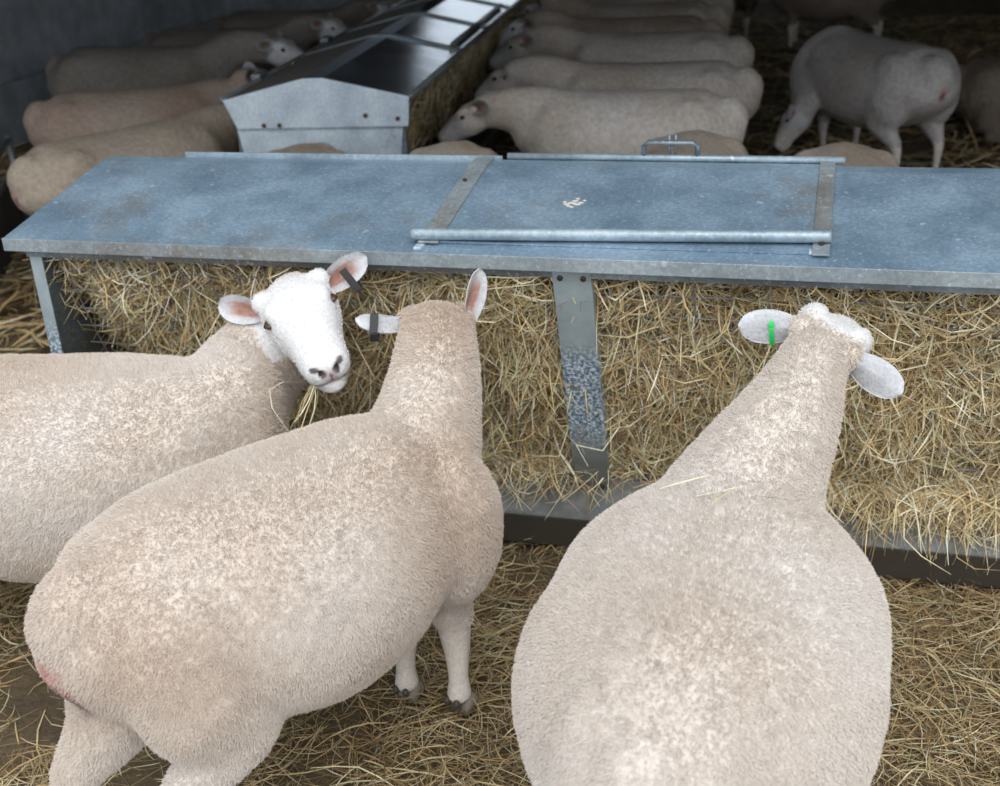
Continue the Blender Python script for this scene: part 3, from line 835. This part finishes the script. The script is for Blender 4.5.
        if near:
            for s in (-1, 1):
                m = MB(); c = np.array([fet[0], fet[1], fet[2] - .004]) - d * .028 + sd * s * .013; ball(m, c, (.008, .008, .010)); m.build('dewclaw', M['claw'], hf, smooth=True)
    # eyes
    for s in (-1, 1):
        m = MB(); c = poll + H @ np.array([.088, s * .0660, .018]); ball(m, c, (.0125, .0105, .0070) if near else (.013, .013, .010), H)
        e = m.build('eye', M['eye'] if near else M['pupil'], t, smooth=True)
        if near:
            m = MB(); ball(m, poll + H @ np.array([.089, s * .0735, .018]), (.0065, .0042, .0034), H); m.build('pupil', M['pupil'], e, smooth=True)
    # ears: cupped leaves; each given by direction and cup normal in head frame (forward, left, up)
    ears = ears or [((-.25, 1, .05), (.75, .2, .45)), ((-.25, -1, .05), (.75, -.2, .45))]
    for i, (ed, en) in enumerate(ears):
        s = 1 if i == 0 else -1
        root = poll + H @ np.array([.022, s * .064, ear_u]); d = nrm(ed_ := (np.array(ed, float) if wears else H0 @ np.array(ed, float))); nn = np.array(en, float) if wears else H0 @ np.array(en, float); nn = nrm(nn - d * nn.dot(d)); sd = np.cross(d, nn)
        L_ = ear_l * hs; A = []; K = 14; J = 11
        for q in range(K):
            u_ = q / (K - 1); w_ = ear_w * hs * (.55 + .45 * math.sin(math.pi / 2 * u_ / .5) if u_ < .5 else max(1 - ((u_ - .5) / .505) ** 2.3, 0) ** .5)
            for j in range(J):
                v_ = -1 + 2 * j / (J - 1)
                cup = .020 * (1 - u_ * .75) * v_ * v_ - .012 * (1 - abs(v_)) * (1 - u_)
                A.append(root + d * (L_ * u_) + sd * (w_ * v_) + nn * (cup - .012 * u_ ** 2))
        A = np.array(A); B = A - nn * .0035
        nv = len(A); F_ = []
        for q in range(K - 1):
            for j in range(J - 1):
                a_ = q * J + j; F_.append([a_, a_ + 1, a_ + J + 1, a_ + J]); F_.append([nv + a_, nv + a_ + J, nv + a_ + J + 1, nv + a_ + 1])
        rim = [q * J for q in range(K)] + [(K - 1) * J + j for j in range(1, J)] + [q * J + J - 1 for q in range(K - 2, -1, -1)] + [j for j in range(J - 2, 0, -1)]
        for q in range(len(rim)):
            a_, b_ = rim[q], rim[(q + 1) % len(rim)]; F_.append([a_, b_, nv + b_, nv + a_][::-1])
        uu = np.tile(np.repeat(np.linspace(0, 1, K), J), 2); vv = np.tile(np.tile(np.abs(np.linspace(-1, 1, J)), K), 2)
        inner = (np.arange(2 * nv) < nv)
        w = (inner * sstep(.72, .35, vv) * sstep(.0, .12, uu) * sstep(.92, .55, uu))[:, None]
        gr = .80 + .10 * vnoise(np.concatenate([A, B]), 60, 12)[:, None] - .16 * (sstep(.9, .2, vv) * sstep(1, .6, uu))[:, None] * (~inner[:, None])
        ec = fw[None, :] * gr * np.array([.97, .99, 1.03]) * (1 - w) + np.array((.42, .23, .18)) * (1 + .35 * vnoise(np.concatenate([A, B]) * np.array([1, 1, 1]), 110, 3)[:, None]) * w
        e = npmesh('ear', np.concatenate([A, B]), F_, M['skin'], t, col=ec)
        sm = e.modifiers.new('s', 'SUBSURF'); sm.levels = 1; sm.render_levels = 1 if near else 0
        for (ei, u_, kind) in tags:
            if ei != i: continue
            c = root + d * (L_ * u_)
            m = MB()
            if kind == 'black':      # folded strip tag wrapped across the ear
                P = []
                for v_, h_ in ((-.30, .006), (1.15, .012)):
                    pass
                w_ = .034
                w_ = .036 * hs; ww = .0095
                for sgn, hh in ((1, .020), (-1, -.018)):
                    q0 = c + sd * (-w_ * .25) + nn * hh; q1 = c + sd * (w_ * 1.22) + nn * (hh * .75)
                    a1 = d * ww; tz = nn * .0016
                    m.hexa([q0 - a1 - tz, q0 + a1 - tz, q1 + a1 - tz, q1 - a1 - tz, q0 - a1 + tz, q0 + a1 + tz, q1 + a1 + tz, q1 - a1 + tz])
                q1 = c + sd * (w_ * 1.24); a1 = d * ww
                m.hexa([q1 - a1 - nn * .012 - sd * .0015, q1 + a1 - nn * .012 - sd * .0015, q1 + a1 - nn * .012 + sd * .0015, q1 - a1 - nn * .012 + sd * .0015,
                        q1 - a1 + nn * .014 - sd * .0015, q1 + a1 + nn * .014 - sd * .0015, q1 + a1 + nn * .014 + sd * .0015, q1 - a1 + nn * .014 + sd * .0015])
                tg = m.build('ear_tag', M['tag_black'], e, bevel=.0008); tg['label'] = 'dark strip ear tag'
            elif kind in ('green', 'red'):
                w_ = .036 * hs; a1 = d * .0045
                pts = [c + sd * (w_ * v_) + nn * (.020 * (1 - u_ * .75) * v_ * v_ - .012 * (1 - abs(v_)) * (1 - u_) - .012 * u_ ** 2 - .0065) for v_ in (-.15, .2, .5, .8, 1.08)]
                for a_, b_ in zip(pts[:-1], pts[1:]):
                    m.hexa([a_ - a1 + nn * .0012, a_ + a1 + nn * .0012, b_ + a1 + nn * .0012, b_ - a1 + nn * .0012, a_ - a1 - nn * .0012, a_ + a1 - nn * .0012, b_ + a1 - nn * .0012, b_ - a1 - nn * .0012])
                m.tube([pts[0] - nn * .0, pts[0] - nn * .005], .0062, 12); m.tube([pts[0] - nn * .005, pts[0] - nn * .007], .0035, 10)
                m.tube([pts[0] - nn * .0, pts[0] + nn * .016], .0022, 8)
                tg = m.build('ear_tag', M['tag_green' if kind == 'green' else 'tag_red'], e); tg['label'] = kind + ' plastic ear tag'
    # short wool as real hair strands
    if nhair:
        r = np.random.default_rng(seed + 100)
        me.calc_loop_triangles(); nt_ = len(me.loop_triangles); TI = np.empty(nt_ * 3, dtype=np.int32); me.loop_triangles.foreach_get('vertices', TI); TI = TI.reshape(-1, 3)
        a_, b_, c_ = V[TI[:, 0]], V[TI[:, 1]], V[TI[:, 2]]
        ar = np.linalg.norm(np.cross(b_ - a_, c_ - a_), axis=1); ar = ar * (.25 + .75 * wool[TI].mean(1)) * (V[TI[:, 0], 2] > .24)
        hole = np.linalg.norm((h[TI[:, 0]] - np.array((.25, 0, -.02))) / np.array((.055, .05, .05)), axis=1) > 1
        ar = ar * hole
        for s in (-1, 1): ar = ar * (np.linalg.norm((h[TI[:, 0]] - np.array((.09, s * .072, .016))) / np.array((.03, .03, .018)), axis=1) > 1)
        ti = r.choice(nt_, nhair, p=ar / ar.sum()); u, v = r.random(nhair), r.random(nhair); fl = u + v > 1; u[fl] = 1 - u[fl]; v[fl] = 1 - v[fl]
        wgt = np.stack([1 - u - v, u, v], 1)[:, :, None]
        P = (V[TI[ti]] * wgt).sum(1); NN = (Nm[TI[ti]] * wgt).sum(1); NN /= np.linalg.norm(NN, axis=1)[:, None]
        wl_ = (wool[TI[ti]] * wgt[:, :, 0]).sum(1); cc = (col[TI[ti]] * wgt).sum(1)
        L_ = (.0035 + .0055 * wl_) * r.uniform(.6, 1.15, nhair)
        lay = np.array([-.45, 0, -.55]); lay = lay - NN * (NN @ lay)[:, None]
        cl = np.stack([vnoise(P, 110, 200 + k) for k in range(3)], 1) * .13 + np.stack([vnoise(P, 300, 210 + k) for k in range(3)], 1) * .22
        D = NN + lay * .45 + cl * wl_[:, None] + r.normal(0, .16, (nhair, 3)); D /= np.linalg.norm(D, axis=1)[:, None]
        D2 = D + lay * .9 + r.normal(0, .3, (nhair, 3)); D2 /= np.linalg.norm(D2, axis=1)[:, None]
        pts = np.stack([P - NN * .001, P + D * (L_ * .55)[:, None], P + D * (L_ * .55)[:, None] + D2 * (L_ * .45)[:, None]], 1)
        hc = bpy.data.hair_curves.new('fleece'); hc.add_curves([3] * nhair)
        hc.position_data.foreach_set('vector', pts.astype(np.float32).ravel())
        ra = hc.attributes.new('radius', 'FLOAT', 'POINT') if 'radius' not in hc.attributes else hc.attributes['radius']
        ra.data.foreach_set('value', np.tile(np.array([.00065, .0006, .0003], dtype=np.float32), nhair))
        ta = hc.attributes.new('Col', 'FLOAT_COLOR', 'CURVE'); c4 = np.ones((nhair, 4), dtype=np.float32); c4[:, :3] = np.clip(cc * r.uniform(.93, 1.06, nhair)[:, None], 0, 1)
        ta.data.foreach_set('color', c4.ravel())
        hc.materials.append(M['hair'])
        ho = bpy.data.objects.new('fleece', hc); COL.objects.link(ho); ho.parent = t
    return t

M['hair'], nt, b = mat('wool_strands', rough=.9)
at_ = N(nt, 'ShaderNodeAttribute', attribute_name='Col')
n1 = noise(nt, 45, 2); v = ramp(nt, n1.outputs[0], [(.3, (.95, .95, .95)), (.65, (1.01, 1.01, 1.01))]).outputs[0]
nt.links.new(mix(nt, 1.0, at_.outputs['Color'], v, 'MULTIPLY'), b.inputs['Base Color'])
b.inputs['Specular IOR Level'].default_value = .1

def local(loc, rz, P):
    """world points to a sheep's local frame"""
    P = np.atleast_2d(np.array(P, float)) - np.array(loc, float); c, s = math.cos(-rz), math.sin(-rz)
    return np.stack([P[:, 0] * c - P[:, 1] * s, P[:, 0] * s + P[:, 1] * c, P[:, 2]], 1)
def ldir(rz, d):
    c, s = math.cos(-rz), math.sin(-rz); d = np.array(d, float); return np.array([d[0] * c - d[1] * s, d[0] * s + d[1] * c, d[2]])

HN = 190000
TRUNK_WIDE = [(-.535, .625, .075, .075, .10), (-.49, .60, .15, .12, .17), (-.385, .565, .225, .175, .22), (-.22, .53, .285, .205, .25), (-.06, .505, .305, .215, .275),
              (.09, .50, .285, .215, .265), (.23, .515, .232, .205, .235), (.34, .535, .185, .18, .205), (.43, .56, .125, .13, .16)]
def wear(rz, pairs): return [(ldir(rz, a), ldir(rz, b)) for a, b in pairs]
# sheep at the left, face turned to the camera
loc, rz = (-1.79, 2.215, 0), math.radians(10)
fA = np.array((.590, -.753, -.277)); fA /= np.linalg.norm(fA); pw = np.array((-1.183, 2.415, .822)) - fA * .105 - np.array((0, 0, .012))
make_sheep('sheep', 'white-faced ewe at the left, looking back at the camera with hay in her mouth', loc, rz, local(loc, rz, pw)[0], ldir(rz, fA),
           neck=[local(loc, rz, (-1.36, 2.45, .65))[0]], hup=ldir(rz, (-.05, -.38, .92)), near=True, voxel=.006, nhair=HN, trunk=[(a[0], a[1] * 1.03, a[2] * 1.08, a[3] * 1.04, a[4] * 1.22) for a in TRUNK], neck_r=[.16, .15, .125, .09], hs=1.2, face_at=-.03, ndrop=.06, ear_w=.029, ear_l=.105, jaw=.075, brow=.8, ear_u=.0,
           ears=wear(rz, [((.75, .30, .50), (.50, -.85, .25)), ((-.93, .0, .08), (.15, -.95, .2))]), wears=True, tags=[(0, .52, 'black')], seed=3, tailpink=False)
# middle sheep, seen from behind the left flank
loc, rz = (-.99, 1.86, 0), math.radians(60)
lw_ = lambda P: [tuple(q) for q in local(loc, rz, P)]
make_sheep('sheep', 'cream ewe in the middle, head turned into the hay, dark strip tag in left ear', loc, rz, local(loc, rz, (-.855, 2.42, .80))[0], ldir(rz, (-.30, .85, -.45)),
           neck=[local(loc, rz, (-.82, 2.26, .72))[0]], hup=ldir(rz, (-.12, .4, 1)), near=True, voxel=.006, nhair=HN, neck_r=[.155, .14, .110, .088], hs=1.08, face_at=.06, leg_r=1.2,
           trunk=[(a[0] * (.88 if a[0] < 0 else .84), a[1] + .02, a[2] * .93, a[3] * 1.05, a[4] * .95) for a in TRUNK_WIDE],
           legs=dict(fl=lw_([(-.87, 2.09, .42), (-.87, 2.09, .32), (-.875, 2.095, .205), (-.876, 2.085, .11), (-.876, 2.08, .055), (-.874, 2.105, .02)]),
                     fr=lw_([(-.765, 2.10, .42), (-.760, 2.09, .32), (-.752, 2.09, .205), (-.745, 2.07, .11), (-.745, 2.065, .055), (-.738, 2.09, .02)]),
                     hl=lw_([(-1.20, 1.56, .46), (-1.23, 1.50, .36), (-1.295, 1.44, .25), (-1.285, 1.45, .13), (-1.28, 1.46, .055), (-1.27, 1.485, .02)])),
           ears=wear(rz, [((-.95, -.25, .0), (.1, .45, -.9)), ((.22, .12, .60), (.85, -.55, .1))]), wears=True, tags=[(0, .62, 'black')], seed=5, ear_w=.027, ear_l=.108,
           spots=[((-.03, -.2, .22), (.16, .12, .06), (.80, .62, .58), .8), ((-.50, .12, .16), (.05, .05, .10), (.22, .20, .18), .7), ((-.475, -.020, .515), (.06, .038, .075), (.66, .42, .38), .9), ((-.485, -.015, .485), (.05, .026, .05), (.18, .13, .14), .85)])
# right sheep, seen from behind
loc, rz = (-.172, 1.665, 0), math.radians(85.5)
broad = make_sheep('sheep', 'broad ewe at the right seen from behind, green tag in her left ear', loc, rz, local(loc, rz, (-.012, 2.33, .822))[0], ldir(rz, (.25, .95, -.08)),
           neck=[local(loc, rz, (-.055, 2.20, .74))[0]], hup=ldir(rz, (.42, .15, .86)), near=True, voxel=.006, nhair=HN, neck_r=[.17, .165, .105, .072], hs=1.0, haunch=.66, ear_w=.036, face_at=.02, brow=1.35,
           trunk=[(a[0] * (.80 if a[0] < 0 else 1), a[1] + .01, a[2] * (1.27 if a[0] > .2 else 1.06 if a[0] > 0 else .99 if a[0] > -.1 else .88 if a[0] > -.3 else .72), a[3], a[4]) for a in TRUNK_WIDE], coat=((.76, .69, .625), (.80, .745, .70), (.69, .60, .52)), face_white=.95,
           legs=dict(hl=[(-.26, .08, .46), (-.22, .10, .35), (-.36, .11, .235), (-.365, .11, .12), (-.36, .11, .055), (-.34, .11, .02)], hr=[(-.26, -.08, .46), (-.22, -.10, .35), (-.36, -.11, .235), (-.365, -.11, .12), (-.36, -.11, .055), (-.34, -.11, .02)]),
           ears=wear(rz, [((-.95, .1, -.06), (.1, .9, -.35)), ((.72, -.1, -.46), (-.1, .9, -.35))]), wears=True, tags=[(0, .42, 'green')], seed=9)

# ------------------------------------------------------------------ the flock behind the long feeder
G1 = 'ewes lined up along the right side of the second feeder'
G2 = 'ewes lined up along the left side of the second feeder'
G3 = 'ewes feeding from the far side of the long feeder'
FC = ((.45, .38, .31), (.50, .44, .38), (.36, .29, .23))  # default coat of the flock behind, darkened to carry the barn's gloom
def far(label, x, y, deg, poll, hd, group=None, sc=1.0, seed=1, ears=None, wears=False, neck=None, tags=(), legs=None, lie=False, coat=None, fw=.8, vox=.012, neck_r=None, trunk=None, hup=(0, 0, 1)):
    loc, rz = (x, y, 0), math.radians(deg)
    make_sheep('sheep', label, loc, rz, poll, hd, neck=neck, hup=hup, scale=sc, group=group, seed=seed, ears=ears, wears=wears, tags=tags, legs=legs, lie=lie,
               coat=coat or FC, face_white=fw, voxel=vox, neck_r=neck_r, trunk=trunk, face_at=.09 if fw < .8 else 0, hs=1.05)
eL = [((-.35, 1, -.05), (.8, .3, .3)), ((-.35, -1, -.05), (.8, -.3, .3))]
eB = [((-.7, .8, -.1), (.3, .9, .2)), ((-.7, -.8, -.1), (.3, -.9, .2))]
far('nearest ewe at the right side of the second feeder, face tucked under its lid edge', -.98, 5.70, 178, (.70, .05, .63), (.85, .15, -.50), G1, 1.0, 11, eB, coat=((.70, .63, .57), (.76, .71, .67), (.55, .46, .38)), neck=[(.56, .02, .62)], fw=.6)
far('second ewe back along the right side of the second feeder, both ears showing', -.97, 6.38, 179, (.72, -.02, .66), (.85, -.05, -.45), G1, 1.02, 12, eL, coat=((.56, .49, .43), (.62, .56, .51), (.46, .38, .31)), neck=[(.57, .0, .65)], fw=.6)
far('third ewe back on the right side of the second feeder, dark inner ear showing', -1.10, 7.25, 177, (.70, .0, .66), (.9, .1, -.40), G1, 1.06, 13, eB, coat=((.50, .44, .385), (.56, .50, .46), (.42, .35, .29)), neck=[(.56, .0, .66)], fw=.6)
far('white-cheeked ewe, fourth back on the right side of the second feeder', -1.32, 8.0, 179, (.68, .04, .68), (.85, .35, -.35), G1, 1.04, 14, eL, neck=[(.55, .02, .67)], fw=1.0)
far('fifth ewe back on the right side of the second feeder, only head and backline showing', -1.36, 8.72, 182, (.70, .0, .70), (.9, .1, -.35), G1, 1.04, 15, eL, neck=[(.55, .0, .68)], fw=.9)
far('farthest ewe of the row on the right of the second feeder, at the top edge', -1.40, 9.5, 180, (.72, .0, .74), (.9, .2, -.25), G1, 1.04, 16, eL, neck=[(.56, .0, .70)], fw=1.0)

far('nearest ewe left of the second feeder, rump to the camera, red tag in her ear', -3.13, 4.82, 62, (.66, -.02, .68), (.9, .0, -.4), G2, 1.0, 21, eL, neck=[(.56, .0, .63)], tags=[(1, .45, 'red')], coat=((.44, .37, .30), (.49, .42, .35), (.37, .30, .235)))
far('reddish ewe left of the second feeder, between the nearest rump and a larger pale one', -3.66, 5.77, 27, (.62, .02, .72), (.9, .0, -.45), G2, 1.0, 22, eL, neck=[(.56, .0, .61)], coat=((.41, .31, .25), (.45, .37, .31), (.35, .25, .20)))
far('big pale ewe against the concrete wall, green tag in her white ear', -4.18, 6.75, 6, (.78, -.02, .70), (.9, .0, -.40), G2, 1.10, 23, eL, coat=((.27, .235, .205), (.31, .275, .245), (.22, .18, .15)), neck=[(.58, .0, .68)], tags=[(1, .45, 'green')], fw=1.0)  # shade of the dim left side put into this coat and the next two
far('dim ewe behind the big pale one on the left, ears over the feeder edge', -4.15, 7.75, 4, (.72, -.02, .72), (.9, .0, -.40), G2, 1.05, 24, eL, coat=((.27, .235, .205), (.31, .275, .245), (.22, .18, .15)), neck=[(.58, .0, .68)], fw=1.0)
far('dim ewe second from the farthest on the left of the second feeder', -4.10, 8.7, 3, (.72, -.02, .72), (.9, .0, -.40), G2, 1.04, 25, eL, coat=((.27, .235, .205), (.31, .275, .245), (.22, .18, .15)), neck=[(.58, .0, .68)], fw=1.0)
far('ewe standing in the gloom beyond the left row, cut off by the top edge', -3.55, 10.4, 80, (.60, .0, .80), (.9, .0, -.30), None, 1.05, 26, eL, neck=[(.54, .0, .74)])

for x, y, z_, sd_, lab in ((-2.12, 4.20, 1.0, 31, 'back of a ewe just over the long lid, before the end of the second feeder'),
                       (-1.50, 4.26, 1.0, 32, 'back of a ewe just over the long lid, below the nearest feeding ewe'),
                       (-.54, 4.38, 1.03, 33, 'grey back of a ewe over the long lid, right beside the lid handle'),
                       (.03, 4.30, 1.0, 34, 'back of a ewe over the long lid, below the grazing ewe')):
    far(lab, x, y, -90, (.66, 0, .52), (.85, 0, -.5), G3, z_, sd_, eB, neck=[(.54, 0, .55)], fw=.6)
far('large ewe grazing right of centre, rump towards the camera, red inside her ear', .19, 7.0, 122, tuple(local((.19, 7.0, 0), math.radians(122), (-.18, 7.0, .36))[0]), (.35, .45, -.85), None, 1.04, 41,
    [((.2, 1, .1), (.5, .0, .9)), ((-.2, -1, .3), (.6, -.2, .4))], neck=[(.50, .12, .48)], coat=((.52, .48, .46), (.57, .54, .53), (.44, .39, .35)), vox=.010, tags=[(0, .55, 'red')])
far('brown ewe lying in the straw at the right edge', 1.20, 7.95, 4, (.66, -.1, .52), (.9, -.2, -.2), None, 1.05, 42, eL, neck=[(.56, 0, .40)], lie=True, coat=((.25, .20, .155), (.28, .23, .18), (.20, .15, .11)), fw=.6)
far('ewe with white legs standing far back at the top edge', -.12, 11.2, 172, (.70, .0, .75), (.9, .0, -.3), None, 1.0, 43, eL, neck=[(.56, .0, .70)], coat=((.25, .2, .16), (.3, .25, .2), (.2, .15, .11)), fw=1.0)
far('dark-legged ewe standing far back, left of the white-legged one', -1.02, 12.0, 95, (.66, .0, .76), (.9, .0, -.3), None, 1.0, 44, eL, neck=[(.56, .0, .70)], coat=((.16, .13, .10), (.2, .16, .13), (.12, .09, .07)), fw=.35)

# sheeted hurdle between the left row and the wall
t = empty('sheep_hurdle', (-3.86, 4.72, 0), math.atan2(2.0, -1.05))
tag(t, 'dark sheeted sheep hurdle at the left edge behind the nearest rump', 'hurdle')
M['hurdle'], nt, b = mat('hurdle_sheet', rough=.6, metal=.2)
n1 = noise(nt, 4, 5); nt.links.new(ramp(nt, n1.outputs[0], [(.3, (.05, .06, .075)), (.7, (.11, .125, .14))]).outputs[0], b.inputs['Base Color'])
m = MB(); m.box(-.8, .8, -.002, .002, .03, .35); m.build('panel', M['hurdle'], t)
for z_ in (.36, .51):
    m = MB(); m.tube([(-.8, 0, z_), (.8, 0, z_)], .016, 10); m.build('rail', M['galv_dirty'], t, smooth=True)
for x in (-.8, .8):
    m = MB(); m.tube([(x, 0, 0), (x, 0, .53)], .019, 10); m.build('upright', M['galv_dirty'], t, smooth=True)

r = np.random.default_rng(77); n = 9
mo = pw + head_frame(fA, (-.05, -.38, .92)) @ np.array([.235, -.030, -.036]) * 1.2
P = np.tile(mo, (n, 1)) + r.normal(0, .004, (n, 3)); D = np.stack([r.normal(-.45, .15, n), r.normal(-.25, .12, n), r.normal(-.9, .12, n)], 1)
o = strands('hay_wisp', P, D, np.tile(np.array([0, -1., .2]), (n, 1)), r.uniform(.07, .15, n), np.full(n, .0024), 78, gravity=.1, weights=[.2, .3, 0, 0, .2, .3, 0, 0])
tag(o, 'wisp of hay hanging from the mouth of the white-faced ewe', 'hay', kind='stuff')

# stray hay lying on the broad ewe's back
bpy.context.view_layer.update()
bo = [c for c in broad.children if c.name.startswith('body')][0]; bmw = np.array(bo.matrix_world); me = bo.data
Vb = np.empty(len(me.vertices) * 3, dtype=np.float32); me.vertices.foreach_get('co', Vb); Vb = Vb.reshape(-1, 3) @ bmw[:3, :3].T + bmw[:3, 3]
P = []; D = []
for x, y, a_ in ((-.27, 1.90, .35), (-.20, 1.86, .5), (-.12, 1.80, -.15), (-.17, 1.84, 1.0), (-.24, 1.80, .1), (-.10, 1.88, .2), (-.05, 2.05, .6), (-.14, 2.10, 1.2)):
    q = Vb[np.hypot(Vb[:, 0] - x, Vb[:, 1] - y) < .012]; z0 = q[:, 2].max() + .011
    q2 = Vb[np.hypot(Vb[:, 0] - x - .05 * math.cos(a_), Vb[:, 1] - y - .05 * math.sin(a_)) < .012]; z1 = q2[:, 2].max() + .011
    P.append((x, y, z0)); D.append((.05 * math.cos(a_), .05 * math.sin(a_), z1 - z0))
n = len(P); r = np.random.default_rng(5)
o = strands('hay_bits', np.array(P), np.array(D), np.tile(np.array([0, 0, 1.]), (n, 1)), r.uniform(.05, .11, n), np.full(n, .0024), 91, curl=.15, weights=[.3, .3, 0, 0, 0, .4, 0, 0])
tag(o, 'stray wisps of hay lying on the back of the broad ewe at the right', 'hay', kind='stuff')
